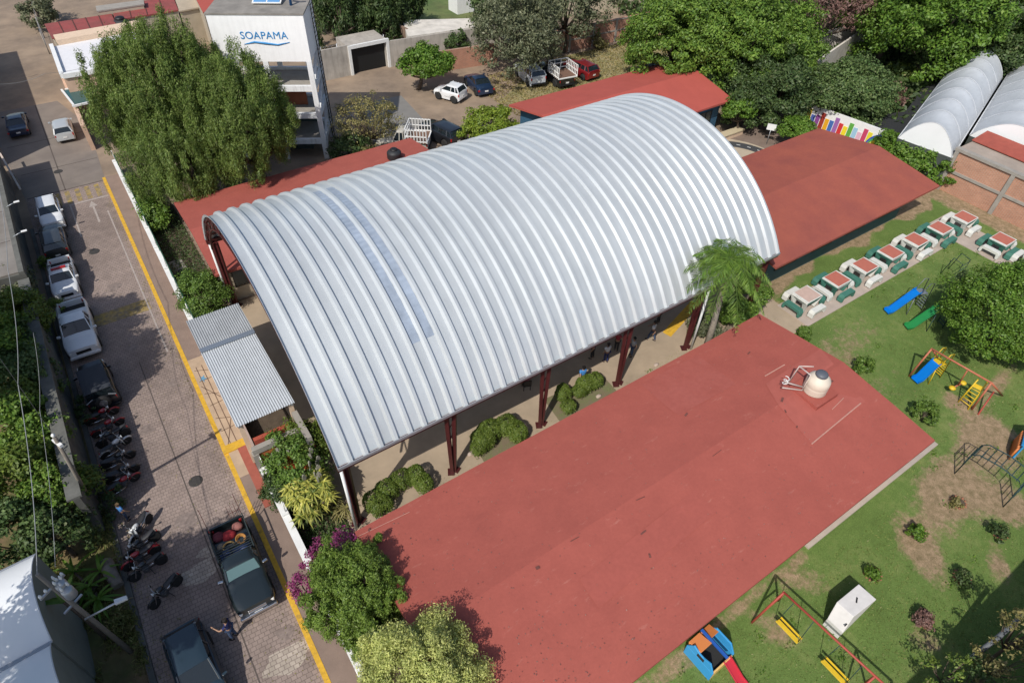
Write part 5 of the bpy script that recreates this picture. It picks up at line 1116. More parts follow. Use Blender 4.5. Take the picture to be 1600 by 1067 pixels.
# monkey bars
mb = thing('monkey_bars', 'arched dark metal monkey bars on the bare dirt right of the red roof corner', 'monkey bars', xy(1540, 770))
o_ = mb.location; g0, g1 = G(1491, 740)-o_, G(1567, 792)-o_; 
for k in range(2):
    off = Vector((k*.95, .05*k, 0)); b = MB(); u = g1-g0
    b.path([g0+off, g0+off+u*.02+Vector((0, 0, 1.5)), g0+off+u*.12+Vector((0, 0, 1.75)), g0+off+u*.5+Vector((0, 0, 1.85)), g0+off+u*.88+Vector((0, 0, 1.75)), g0+off+u*.98+Vector((0, 0, 1.5)), g0+off+u], .028); b.build('side_rail', DGS, mb)
b = MB(); zz = lambda f: 1.5+.35*math.sin(math.pi*f)
for k in range(9): f = .04+.92*k/8; b.tube(g0+u*f+Vector((0, 0, zz(f))), g0+u*f+Vector((.95, .05, zz(f))), .02, n=6)
for z in (.4, .8, 1.2):
    for e in (g0, g1): b.tube(e+Vector((0, 0, z)), e+Vector((.95, .05, z)), .02, n=6)
b.build('rungs', DGS, mb)
cl_ = thing('dark_climber', 'thin dark metal frame in the shade left of the round dense tree', 'climbing frame', xy(1490, 440))
b = MB()
for x in (0, .9): b.path([(x, 0, 0), (x, .1, 1.3), (x, .7, 1.4), (x, .9, 0)], .025)
for z in (.4, .8, 1.2): b.tube((0, .05, z), (.9, .05, z), .02)
b.build('tubes', DGS, cl_)
# playhouse with red slide
ph = thing('toy_playhouse', 'blue and orange plastic playhouse with a red slide at the red roof edge', 'playhouse', (11.74, 3.0, 0), R(2)); ph.scale = (.86, .86, .86)
PBL, POR, PYL, PRD = M('toy_blue', (.04, .30, .62), .45), M('toy_orange', (.72, .25, .08), .5), M('toy_yellow', (.72, .46, .16), .5), M('toy_red', (.50, .03, .05), .4)
b = MB(); b.bb((-.75, -.72, 0), (-.67, .72, .75)); b.solid([(-.75, -.72, .75), (-.75, .72, .75), (-.75, .45, 1.25), (-.75, .1, 1.1), (-.75, -.1, 1.1), (-.75, -.45, 1.25)], (.08, 0, 0)); b.build('side_panel', PBL, ph, bevel=.02)
b = MB(); b.bb((.60, -.70, 0), (.68, .72, .7)); b.solid([(.60, -.7, .7), (.60, .72, .7), (.60, .4, 1.2), (.60, -.4, 1.2)], (.08, 0, 0)); b.build('side_panel', PBL, ph, bevel=.02)
b = MB(); b.bb((-.66, -.72, 0), (.58, -.64, .62)); b.build('front_panel', PYL, ph, bevel=.02); b = MB(); b.bb((-.66, .64, 0), (.58, .72, .9)); b.build('rear_panel', POR, ph, bevel=.02)
b = MB(); b.solid([(-.68, .1, 1.12), (.0, .1, 1.12), (.0, .74, .92), (-.68, .74, .92)], (0, 0, .05)); b.build('roof_panel', POR, ph, bevel=.015)
b = MB(); b.solid([(.15, .25, 1.1), (.62, .25, 1.1), (.62, .74, .92), (.15, .74, .92)], (0, 0, .05)); b.build('roof_panel', M('toy_orange_d', (.55, .18, .05), .5), ph, bevel=.015)
b = MB(); b.bb((.0, -.7, 1.12), (.12, .74, 1.2)); b.build('ridge_beam', M('toy_navy', (.02, .10, .40), .4), ph); b = MB(); b.bb((-.66, -.62, .30), (.58, .62, .33)); b.build('floor', DARK, ph)  # floor coloured black to paint the shade of the open interior
b = MB(); b.box((-.76, 0, .95), (.02, .35, .2)); b.build('window', DARK, ph)
b = MB(); b.grid([[(xx, yy, zz_+e) for xx, e in ((.02, .12), (.05, 0), (.45, 0), (.48, .12))] for yy, zz_ in ((-.66, .6), (-1.0, .42), (-1.5, .14), (-1.85, .08))], False)
o = b.build('slide', PRD, ph); q = o.modifiers.new('s', 'SOLIDIFY'); q.thickness = .04
ph2 = thing('toy_playhouse', 'blue and red playhouse cut by the right edge beside its dark shadow', 'playhouse', xy(1606, 712), .3)
b = MB(); b.bb((-.7, -.6, 0), (.7, -.52, 1.0)); b.bb((-.7, .52, 0), (.7, .6, 1.0)); b.bb((.62, -.5, 0), (.7, .5, 1.3)); b.build('side_panel', PBL, ph2, bevel=.02)
b = MB(); b.solid([(-.8, -.7, 1.0), (.8, -.7, 1.0), (.8, 0, 1.5), (-.8, 0, 1.5)], (0, 0, .06)); b.solid([(-.8, .7, 1.0), (.8, .7, 1.0), (.8, 0, 1.5), (-.8, 0, 1.5)], (0, 0, .06)); b.build('roof_panel', PBL, ph2, bevel=.02)
b = MB(); [b.tube((-.85+.18*k, .72, 0), (-.85+.18*k, .72, .9), .05) for k in range(8)]; b.build('red_rail', M('toy_orange_d'), ph2)
# white access box on the lawn
wb_ = thing('white_hatch_box', 'white painted concrete box with a sloping front on the lawn', 'box', xy(1334, 965))
o_ = wb_.location; h_ = 1.2
TA, TB, TC, TD = [G(*p, h_)-o_ for p in ((1307.6, 940), (1342, 912), (1369.5, 936), (1334, 963))]; TE, TF = G(1293, 966, .55)-o_, G(1317, 988.5, .55)-o_
b = MB(); V8 = [b.bm.verts.new(p) for p in (TA, TB, TC, TD, TE, TF)]; Z8 = [b.bm.verts.new((p.x, p.y, 0)) for p in (TB, TC, TE, TF)]
b._n([b.bm.faces.new(f) for f in ((V8[0], V8[1], V8[2], V8[3]), (V8[4], V8[0], V8[3], V8[5]), (V8[4], V8[5], Z8[3], Z8[2]), (V8[5], V8[3], V8[2], Z8[1], Z8[3]), (V8[2], V8[1], Z8[0], Z8[1]), (V8[1], V8[0], V8[4], Z8[2], Z8[0]))])
b.build('box_body', M('box_white', (.60, .58, .56), .8, n=(3, .1)), wb_, bevel=.015)
q1 = (TD+TF)/2; ctr = (TA+TB+TC+TD)/4; b = MB(); b.box((ctr.x, ctr.y, h_+.02), (.22, .05, .03), .5); b.box((q1.x-.1, q1.y+.05, q1.z+.02), (.14, .04, .03)); b.build('handle', BLACK, wb_)
# sign board on the round plaza
sb = thing('sign_board', 'small blank white board on a thin post at the round plaza', 'sign', xy(1197, 226))
b = MB(); b.tube((0, 0, 0), (0, 0, 1.4), .03); b.build('post', GALV, sb); b = MB(); b.box((0, 0, 1.5), (.06, .7, .5), .6); b.build('board', WHITE, sb)
bn = thing('planter_bench', 'long low cream planter bench in front of the back building', 'bench', (43.6, 31.2, 0))
b = MB(); b.bb((-2.6, -.3, 0), (1.8, .3, .4)); b.build('base', CREAM, bn); b = MB(); b.bb((-2.7, -.36, .401), (1.9, .36, .48)); b.build('seat', M('sandc', (.5, .42, .28), .8), bn)
# ---------------------------------------------------------------- poles and wires
def pole(name, label, base, top_, r0=.16, r1=.1, cat='utility pole'):
    r0, r1 = r0*.6, r1*.62
    t = thing(name, label, cat, (base[0], base[1], 0)); v = Vector(top_)-Vector((base[0], base[1], 0)); b = MB(); b.tube((0, 0, -.3), v, r0, r1, 12); b.build('post', M('pole_concrete', (.20, .175, .145), .9, n=(2, .15)), t); return t, v
tpw = G(85, 683, 6.2)
pA, v = pole('utility_pole', 'bare concrete pole leaning over the hedge beside the upper motorcycles', (-5.9, 22.2), tuple(tpw))
b = MB(); b.box(v*.93, (.12, .5, .12), .4); b.lathe(v+Vector((0, 0, .02)), [(.05, 0), (.07, .1), (.03, .16)], 8); b.build('insulator', WHITE, pA)
B0 = G(128, 968, 2.8); T0 = G(58, 897, 5.6)
pB, v = pole('transformer_pole', 'concrete pole with grey transformers and a street lamp arm in the lower left corner', (B0.x+.5, B0.y-.35), tuple(T0))
o_ = pB.location
for px, py, zz_ in ((97, 915, 4.6), (108, 925, 4.4)):
    c = G(px, py, zz_)-o_; b = MB(); b.lathe(c, [(.15, -.24), (.18, -.2), (.18, .18), (.14, .23), (.04, .25)], 16); tr = b.build('transformer', GALV, pB)
    b = MB()
    for k in range(3): b.lathe(c+Vector((.12*math.cos(k*2.1), .12*math.sin(k*2.1), .34)), [(.03, 0), (.045, .08), (.02, .2)], 8)
    b.build('bushing', WHITE, tr)
b = MB(); c = v*.86; b.box(c, (.9, .06, .07), .6); b.box(v*.66, (.7, .06, .06), .6); b.build('cross_arm', GALV, pB)
b = MB()
for k in (-.4, -.2, .2, .4): b.lathe(c+Vector((k*math.cos(.6), k*math.sin(.6), .06)), [(.04, 0), (.05, .06), (.02, .14)], 8)
b.build('insulator', WHITE, pB)
la, lb_ = G(133, 967, 3.4)-o_, G(180, 942, 4.0)-o_; lc = G(200, 934, 4.0)-o_
b = MB(); b.tube(la, lb_, .035); b.build('lamp_arm', GALV, pB); b = MB(); b.solid([lb_+Vector((0, -.1, 0)), lc+Vector((0, -.07, 0)), lc+Vector((0, .07, 0)), lb_+Vector((0, .1, 0))], (0, 0, .1)); b.build('lamp_head', M('lamp_grey', (.5, .52, .53), .4), pB, bevel=.02)
WIRE = M('wire', (.05, .05, .05), .6); WIREL = M('wire_pale', (.28, .29, .29), .5)
def wire(label, pts, sag=.35, r=.018, m=WIRE):
    b = MB()
    P_ = []
    for a, c in zip(pts, pts[1:]):
        a, c = Vector(a), Vector(c); n = 14
        P_ += [a.lerp(c, k/n)-Vector((0, 0, sag*4*(k/n)*(1-k/n))) for k in range(n)]
    P_.append(Vector(pts[-1])); o0 = P_[0].copy(); b.path([p-o0 for p in P_], r*.6, 5); o = b.build('overhead_wire', m); o.location = o0; tag(o, label, 'wire', 'overhead wires')
wire('pale overhead wire running from the transformer pole up the hedge side', [tuple(T0), tuple(G(28, 600, 6.5)), tuple(G(12, 420, 6.8)), tuple(G(-10, 250, 7))], .3, .022, WIREL)
wire('thin overhead wire beside the dark boundary wall', [tuple(T0+Vector((.4, .2, -.3))), tuple(G(62, 640, 5.5)), tuple(G(52, 520, 5.6))], .2, .014, WIREL)
wire('overhead wire slanting into the hedge from the bare pole', [tuple(tpw), tuple(G(0, 560, 7))], .2, .012)
wire('overhead wire crossing the road at the upper left', [tuple(G(-5, 132, 6)), tuple(G(70, 115, 6)), tuple(G(160, 95, 5))], .2, .015, WIREL)
wire('double overhead wire above the navy car', [tuple(G(-5, 128, 7)), tuple(G(60, 116, 7))], .1, .012)
# boom barrier
bp_ = thing('road_barrier', 'white and orange barrier bar beside the flat concrete roof', 'barrier', tuple(G(30, 292, 0)))
b = MB(); o_ = bp_.location; b.bar(G(0, 240, 1.2)-o_, G(32, 296, 1.0)-o_, .12, .08); b.build('bar', M('barrier_w', (.6, .5, .42), .6, n=(8, .2)), bp_); b = MB(); b.bb((-.12, -.12, 0), (.12, .12, 1.0)); b.build('post', CONC, bp_)
for px, py, lb in ((18, 322, 'white lamp bracket on the flat roof edge, upper one'), (33, 367, 'white lamp bracket on the flat roof edge, lower one')):
    q = thing('wall_lamp', lb, 'lamp', (-5.7, G(px, py, 3).y, 3.02)); b = MB(); b.tube((0, 0, 0), (.5, 0, .15), .025); b.build('arm', GALV, q); b = MB(); b.box((.6, 0, .16), (.3, .14, .07)); b.build('lamp_head', WHITE, q, bevel=.02)
# garden details
lx = thing('tyre_planter', 'dark tyre on the pale slab beside the round bush', 'tyre', at(285, 430)); b = MB(); b.lathe((0, 0, .14), [(.18, -.1), (.3, -.1), (.34, 0), (.3, .1), (.18, .1)], 20); b.build('tyre', RUB, lx)
o = sheet('garden_slab', [tuple(G(*p)[:2]) for p in ((258, 413), (283, 405), (300, 430), (268, 450))], .05, CONC)
for i, (px, py) in enumerate([(770, 737), (735, 710), (1025, 571), (935, 620)]):
    b = MB(); lumpy(b, (0, 0, 0), .14, (1.2, .9, .6), 10, .15); o = b.build('stone', M('stone', (.45, .36, .30), .9, n=(5, .2))); o.location = (*G(px, py)[:2], .06); tag(o, ['pale stone in the planting bed under the big topiary pair', 'pale stone beside the left topiary on the court', 'white pink stone at the red roof edge, right of the columns', 'white pink stone near the small hedges'][i], 'stone', 'stones at the court edge')
# poles with lean-to fence at the top left
fl = thing('wire_fence', 'thin wire fence along the dirt road at the top left', 'fence', tuple(G(70, 60, 0))); o_ = fl.location
b = MB(); pts = [G(*p)-o_ for p in ((50, 0), (62, 30), (70, 60), (78, 85))]
for p in pts: b.tube(p, p+Vector((0, 0, 2)), .05, n=6)
b.build('posts', CONC, fl); b = MB()
for a, c in zip(pts, pts[1:]):
    for z in (.5, 1, 1.5, 1.9): b.bar(a+Vector((0, 0, z)), c+Vector((0, 0, z)), .02)
b.build('wires', GALV, fl)
fb2 = thing('wire_fence', 'thin post and wire fence above the garage wall in front of the dark conifers', 'fence', (19, 60.5, 0)); b = MB()
for k in range(6): b.tube((k*1.6, 0, 0), (k*1.6, 0, 2.3), .04, n=6)
b.build('posts', GALV, fb2); b = MB()
for z in (1.0, 1.6, 2.2): b.bar((0, 0, z), (8, 0, z), .025)
b.build('wires', GALV, fb2)
fr2 = thing('wire_fence', 'thin wire fence running from the ruin wall toward the near greenhouse', 'fence', tuple(G(1366, 75, 0))); o_ = fr2.location; b = MB(); e0, e1 = G(1366, 75)-o_, G(1480, 105)-o_
for k in range(7): p = e0.lerp(e1, k/6); b.tube(p, p+Vector((0, 0, 1.8)), .05, n=6)
b.build('posts', GALV, fr2); b = MB()
for z in (.9, 1.7): b.bar(e0+Vector((0, 0, z)), e1+Vector((0, 0, z)), .04)
b.build('wires', GALV, fr2)
# ---------------------------------------------------------------- foliage colours
LPEP = leafmat('leaf_pepper', (.055, .105, .02), (.13, .19, .045), (.20, .23, .08), .35)
LFIC = leafmat('leaf_ficus', (.04, .095, .013), (.11, .19, .028), (.19, .26, .055))
LDK = leafmat('leaf_dark', (.022, .048, .014), (.06, .10, .03), (.12, .13, .06))
LBR = leafmat('leaf_bright', (.038, .095, .010), (.092, .172, .022), (.17, .235, .05))
LPALE = leafmat('leaf_pale', (.20, .26, .07), (.38, .43, .14), (.50, .50, .22), .3)
LGRY = leafmat('leaf_grey', (.05, .07, .035), (.12, .14, .075), (.20, .20, .12))
LHED = leafmat('leaf_hedge', (.045, .085, .012), (.095, .14, .022), (.15, .18, .045))
LOLV = leafmat('leaf_olive', (.09, .10, .03), (.19, .18, .07), (.28, .22, .12))
LBRN = leafmat('leaf_brown', (.09, .055, .045), (.17, .11, .09), (.24, .18, .14))
LYEL = leafmat('leaf_variegated', (.05, .09, .015), (.36, .38, .08), (.60, .56, .20))
LPNK = leafmat('leaf_bougainvillea', (.14, .03, .085), (.22, .045, .13), (.17, .12, .09)); LWEED = leafmat('leaf_weed', (.05, .10, .015), (.13, .19, .035), (.28, .24, .12))
def tr(name, label, cat, px, z, rad, mat, base=None, **k):
    c = G(px[0], px[1], z); bs = base if base else (c.x, c.y)
    return plant(name, label, cat, bs, (c.x, c.y, c.z), rad, mat, **k)
# the two drooping pepper trees at the upper left
tr('pepper_tree', 'huge drooping green tree left of the water tower, the left and larger of the pair', 'tree', (252, 138), 7.0, (4.1, 4.0, 4.1), LPEP, nclump=760, per=290, size=.165, cr=.6, aspect=.24, droop=.5, trunk=.45, limbs=16, shell=.45, zcut=-.8)
tr('pepper_tree', 'drooping green tree over the red roof, directly in front of the water tower', 'tree', (378, 172), 6.6, (3.1, 3.0, 3.6), LPEP, nclump=470, per=290, size=.16, cr=.55, aspect=.24, droop=.6, trunk=.35, limbs=12, shell=.45, zcut=-.8)
tr('pepper_tree', 'lower hanging boughs of green tree touching the street wall corner of the red roof', 'tree', (290, 235), 4.4, (3.4, 2.6, 2.8), LPEP, nclump=380, per=260, size=.16, cr=.5, aspect=.22, droop=.8, trunk=.2, limbs=8, shell=.45, zcut=-.8)
tr('pepper_tree', 'olive green bough filling the gap between the two drooping trees', 'tree', (318, 130), 6.4, (2.2, 2.6, 3.0), LPEP, nclump=230, per=280, size=.165, cr=.55, aspect=.24, droop=.5, trunk=.2, limbs=6, shell=.3, zcut=-.8)
# big dense trees on the right
for i, (px, z, rad, lb, m, nc) in enumerate([((1065, 60), 5.0, (4.6, 4.4, 4.6), 'big dense bright green tree directly above the red roof corner', LFIC, 260), ((1150, 70), 4.8, (5.2, 5.0, 4.8), 'big dense green tree in the middle of the mass behind the back building', LFIC, 280),
        ((1205, 75), 4.4, (4.3, 4.2, 4.0), 'big dense green tree at the right end of the mass', LFIC, 240), ((1205, 145), 2.8, (3.8, 3.4, 2.8), 'dark dense tree low behind the small square topped tree', LDK, 150),
        ((1328, 146), 2.5, (3.4, 3.4, 2.3), 'round dark green tree above the painted mural wall', leafmat('leaf_mid', (.035, .075, .02), (.09, .14, .045), (.16, .19, .08)), 170)]):
    tr('dense_tree', lb, 'tree', px, z, rad, m, nclump=int(nc*1.25), per=190, size=.235, cr=.7, aspect=.5, trunk=.3, limbs=9, group='dense trees at the back right', shell=.5)
for px, z, rad, lb, m in [((1405, 5), 6, (4.4, 4.4, 4.6), 'dark green tree at the top edge right of the brown leafless crown', LFIC), ((1470, 30), 6, (6, 5.5, 6), 'bright green broad tree at the top right above the shade net', LBR),
        ((1550, 45), 5, (5, 5, 5), 'dark tree above the near greenhouse', LDK), ((1600, 20), 6, (6, 5, 6), 'broad green tree in the top right corner', LFIC), ((1500, 85), 2.5, (4.5, 3.5, 2.8), 'low dark thicket beside the far end of the near greenhouse', LDK), ((1330, -60), 6, (4, 4, 4), 'dark tree crown cut by the top edge above the brown crown', LDK), ((1430, -25), 6, (6, 5, 6), 'green tree crown cut by the top edge', LFIC)]:
    tr('broad_tree', lb, 'tree', px, z, rad, m, nclump=230, per=150, size=.31, cr=.95, aspect=.5, trunk=.35, limbs=7, group='trees of the wood at the top right', shell=.55)
tr('bare_tree', 'brownish nearly leafless tree at the top edge right of the big dense trees', 'tree', (1302, 6), 5.5, (4.0, 3.8, 2.8), LBRN, nclump=120, per=60, size=.32, cr=.9, aspect=.3, trunk=.25, limbs=30)
tr('dry_shrub', 'brown dry shrubs between the round dark tree and the shade net', 'shrub', (1378, 150), .8, (2.6, 2.2, 1.2), LBRN, nclump=50, per=90, size=.2, cr=.5, trunk=.1)
tr('leafy_shrub', 'green shrubs in the nursery plot behind the dry shrubs', 'shrub', (1412, 118), .6, (1.6, 1.3, .8), LWEED, nclump=50, per=90, size=.24, cr=.5, trunk=.1)
tr('hedge_shrub', 'long dense green hedge between the classroom roof and the near greenhouse', 'hedge', (1428, 246), 1.3, (1.7, 3.2, 1.4), LBR, nclump=170, per=150, size=.2, cr=.5, trunk=.15)
tr('square_tree', 'small square clipped tree beside the red roof corner at the round plaza', 'tree', (1157, 168), 2.4, (1.25, 1.25, .95), LBR, base=tuple(G(1150, 208)[:2]), nclump=70, per=120, size=.18, cr=.4, trunk=.1)
tr('small_tree', 'small round clipped tree in front of the mural stripes', 'tree', (1248, 203), 1.7, (1.45, 1.3, .8), LBR, nclump=60, per=120, size=.18, cr=.4, trunk=.1)
tr('clipped_hedge', 'wide bright green clipped hedge above the crown of the arched canopy', 'hedge', (768, 192), 1.4, (2.3, 1.7, 1.0), leafmat('leaf_lime', (.07, .13, .012), (.15, .21, .025), (.22, .26, .06)), nclump=90, per=120, size=.2, cr=.45, trunk=.15)
tr('flat_topped_tree', 'flat topped bright green tree behind the white hatchback', 'tree', (666, 98), 2.6, (2.0, 1.9, 1.1), LBR, base=tuple(G(652, 140)[:2]), nclump=90, per=120, size=.26, cr=.55, trunk=.2)
tr('spreading_tree', 'big loose grey green tree over the parked white sport utility car', 'tree', (806, 52), 4.2, (4.2, 4.0, 3.8), LGRY, base=tuple(G(840, 105)[:2]), nclump=230, per=80, size=.26, cr=.7, aspect=.4, trunk=.35, limbs=24, shell=.4)
tr('spreading_tree', 'silvery grey green tree at the top edge behind the brick wall', 'tree', (885, 8), 4.5, (4.6, 4.0, 3.2), LGRY, nclump=150, per=80, size=.32, cr=.8, aspect=.4, trunk=.3, limbs=14)
tr('spreading_tree', 'grey green tree at the top edge between the white hut and the silvery tree', 'tree', (800, 5), 4.2, (3.8, 3.6, 3.4), LDK, nclump=130, per=80, size=.32, cr=.8, aspect=.4, trunk=.3, limbs=12)
tr('small_shrub', 'round dark green shrub against the stained grey wall', 'shrub', (714, 70), 1.2, (1.1, 1.0, 1.3), LDK, nclump=40, per=90, size=.22, cr=.4, trunk=.1)
tr('small_palm_shrub', 'small yellow green shrub at the foot of the brick wall', 'shrub', (932, 66), .6, (.9, .9, .8), LOLV, nclump=22, per=70, size=.24, cr=.35, trunk=.06)
tr('leaning_plant', 'spiky green plant in front of the second brick panel', 'shrub', (925, 50), 1.2, (1.0, .9, .9), LWEED, nclump=24, per=60, size=.4, cr=.4, aspect=.2, trunk=.08)
for px, r, lb in [((530, 20), (3.2, 3, 4.2), 'dark conifer right behind the tower ladder'), ((563, 8), (2.6, 3, 4.8), 'dark tall conifer above the blue barrel'), ((595, 15), (2.6, 2.6, 4.0), 'dark conifer nearest the green field'), ((505, -10), (3, 3, 4.5), 'dark conifer at the top edge beside the tank roof'), ((625, -5), (2.4, 2.4, 3.2), 'dark conifer at the top edge of the green field')]:
    tr('dark_conifer', lb, 'tree', px, 3.6, r, LDK, nclump=110, per=70, size=.4, cr=.8, aspect=.25, droop=.4, trunk=.25, group='dark conifers behind the garage')
tr('leafless_shrub', 'tangled olive brown half leafless shrub right of the tower foot', 'shrub', (575, 195), 2.0, (2.6, 2.3, 2.1), LOLV, nclump=120, per=50, size=.16, cr=.5, aspect=.4, trunk=.12, limbs=60)
tr('leafless_shrub', 'low green shrub at the foot of the water tower', 'shrub', (545, 232), 1.0, (1.4, 1.2, 1.0), LDK, nclump=40, per=80, size=.2, cr=.4, trunk=.08)
for px, r, lb in [((765, 45), (1.8, 1.6, 2.4), 'loose shrub at the right end of the pale rubble slope'), ((60, 20), (1.6, 3.0, 1.6), 'dark shrubs along the wire fence at the top left')]:
    tr('rough_shrub', lb, 'shrub', px, 1.4, r, LGRY, nclump=60, per=70, size=.25, cr=.5, trunk=.1)
# street side garden
tr('round_bush', 'dense round dark green bush between the street wall and the entrance canopy', 'bush', (318, 461), 1.25, (1.2, 1.45, 1.25), leafmat('leaf_bush', (.04, .09, .014), (.10, .17, .03)), nclump=120, per=140, size=.11, cr=.32, trunk=.15, shell=.7)
tr('corner_shrub', 'leafy shrub under the drooping tree beside the street wall', 'shrub', (240, 330), 1.0, (.8, 1.6, .9), LFIC, nclump=50, per=90, size=.16, cr=.4, trunk=.12)
tr('garden_shrub', 'dark green shrub at the lower corner of the red gate', 'shrub', (482, 690), 1.3, (1.0, 1.1, 1.0), LHED, nclump=70, per=120, size=.12, cr=.32, trunk=.1)
tr('garden_shrub', 'sprawling green shrub with pale trunks beneath the arch corner', 'shrub', (462, 722), 1.3, (1.1, 1.8, 1.1), leafmat('leaf_bush'), nclump=100, per=110, size=.13, cr=.34, trunk=.12)
tr('garden_shrub', 'low dark shrub between the yellow plant and the street wall', 'shrub', (440, 765), .7, (.7, 1.1, .6), LDK, nclump=50, per=90, size=.12, cr=.3, trunk=.08)
cs = thing('spineless_cactus', 'cluster of pale grey green cactus pads in the sprawling shrub', 'cactus', tuple(G(465, 735, 0)[:2])+(0,))
b = MB(); o_ = cs.location
for k in range(26):
    c = G(random.uniform(425, 500), random.uniform(695, 750), random.uniform(1.6, 2.4))-o_
    pts = [c+Vector((.09*math.cos(a)*math.cos(k), .09*math.cos(a)*math.sin(k), .20*math.sin(a))) for a in np.linspace(0, 2*math.pi, 9)[:-1]]; b.solid(pts, Vector((-math.sin(k), math.cos(k), 0))*.05)
for k in range(5): b.tube((.3*math.cos(k*1.3), .5*math.sin(k*1.3), 0), (.35*math.cos(k*1.3), .6*math.sin(k*1.3), 1.9), .07, .05)
b.build('pads', M('cactus', (.22, .21, .17), .8, n=(5, .2)), cs)
def rosette(name, label, cat, base, heads, L, n, wd, mat, trunk=.06, droop=.9, spread=1.0):
    """strap-leaved heads (palm, dracaena): each leaf an arching ribbon"""
    t = thing(name, label, cat, (base[0], base[1], 0)); b = MB(); tb = MB()
    for (hx, hy, hz) in heads:
        tb.path([(0, 0, -.1), (hx*.3, hy*.3, hz*.5), (hx, hy, hz)], [trunk*1.3, trunk, trunk*.8], 8)
        for k in range(n):
            a = rng.uniform(0, 2*math.pi); el = rng.uniform(-.2, 1.35)*spread; l = L*rng.uniform(.75, 1.15); dx, dy = math.cos(a), math.sin(a); rows = []
            for j in range(6):
                u = j/5; r = l*(u*math.cos(el)+.18*u*u); z = l*(u*math.sin(el)-droop*u*u*.75); w_ = wd*(math.sin(math.pi*min(1, .15+u*.85))**.7)+.003
                rows.append([(hx+dx*r-dy*w_*s, hy+dy*r+dx*w_*s, hz+z+(.3*w_ if s else -.1*w_)) for s in (-1, 0, 1)])
            b.grid(rows)
    b.build('leaves', mat, t); tb.build('trunk', MATS['bark'], t); return t
c = G(485, 812, 0)+Vector((.3, 0, 0))
rosette('dracaena', 'yellow green variegated plant with many spiky heads beside the street wall', 'plant', c, [(rng.uniform(-.75, .75), rng.uniform(-.6, .65), rng.uniform(1.1, 2.1)) for _ in range(38)], .42, 40, .030, LYEL)
c = G(578, 760, 0)
rosette('grass_clump', 'dry brown strap leaved clump beside the corner post of the canopy', 'plant', G(530, 800, 0), [(rng.uniform(-.3, .3), rng.uniform(-.3, .5), rng.uniform(.2, .5)) for _ in range(7)], .5, 22, .02, LOLV)
# palm by the canopy corner
pb_ = G(1116, 508, 2); pc_ = Vector((pb_.x-.45, pb_.y, 6.5))
t = thing('palm_tree', 'feathery palm tree at the right front corner of the arched canopy', 'palm tree', (pb_.x, pb_.y, 0)); hx, hy, hz = pc_.x-pb_.x, pc_.y-pb_.y, 6.5
b = MB(); b.path([(0, 0, -.1), (hx*.2, hy*.2, 2), (hx*.6, hy*.6, 4.2), (hx, hy, hz)], [.22, .16, .13, .15], 12); b.build('trunk', MATS['barkpale'], t)
fr_pts = []; fr_ax = []
V_, F_ = [], []
for k in range(26):
    a = k*2.399+.2; el = 1.05-.055*k; l = rng.uniform(1.9, 2.5); dx, dy = math.cos(a), math.sin(a); P_ = []
    for j in range(26):
        u = j/25; P_.append(Vector((hx+dx*l*(u*math.cos(el)+.1*u*u), hy+dy*l*(u*math.cos(el)+.1*u*u), hz+l*(u*math.sin(el)-.85*u*u))))
    b = MB(); b.path(P_[::5]+[P_[-1]], .015, 4)
    for j in range(2, 26):
        tan = (P_[j]-P_[j-1]).normalized(); side = Vector((-dy, dx, 0)); ll = .62*math.sin(math.pi*min(1, .12+.86*j/25))+.08
        for s in (-1, 1):
            for q in range(3):
                d = (side*s*rng.uniform(.6, 1)+tan*rng.uniform(.3, .9)+Vector((0, 0, rng.uniform(-.9, .15)))).normalized(); p0 = P_[j]+tan*rng.uniform(-.05, .05); w_ = d.cross(Vector((0, 0, 1))).normalized()*.013
                b.quad(p0-w_, p0+d*ll*.5+w_*1.3-Vector((0, 0, .02)), p0+d*ll-Vector((0, 0, .10*ll)), p0+d*ll*.5-w_*1.3-Vector((0, 0, .02)))
    b.build('frond', LFIC if k % 3 else LBR, t)
b = MB(); lumpy(b, (hx-.35, hy-.15, hz-.55), .22, (.7, .7, 1.6), 12, .1); b.build('fruit_cluster', M('fruit', (.55, .36, .05), .8, n=(25, .3), bump=(40, .8)), t)
b = MB(); b.grid([[(hx+.25, hy-.3, hz-.4), (hx+.33, hy-.28, hz-.4)], [(hx+.25, hy-.42, hz-1.0), (hx+.42, hy-.38, hz-1.0)], [(hx+.28, hy-.4, hz-1.7), (hx+.34, hy-.4, hz-1.7)]]); b.build('dry_sheath', M('dry_sheath', (.38, .28, .20), .9), t)
for px, z, rad, lb, m in [((1172, 462), .9, (1.5, 1.0, .9), 'leafy green bush under the palm beside the classroom corner', LFIC), ((1150, 490), .7, (1.0, .8, .7), 'green bush between the palm trunk and the nearest red roof', LFIC), ((1102, 510), .6, (.7, .9, .6), 'mottled broad leaved bush left of the palm trunk', LGRY)]:
    tr('garden_bush', lb, 'bush', px, z, rad, m, nclump=50, per=110, size=.14, cr=.32, trunk=.08, group='bushes around the palm')
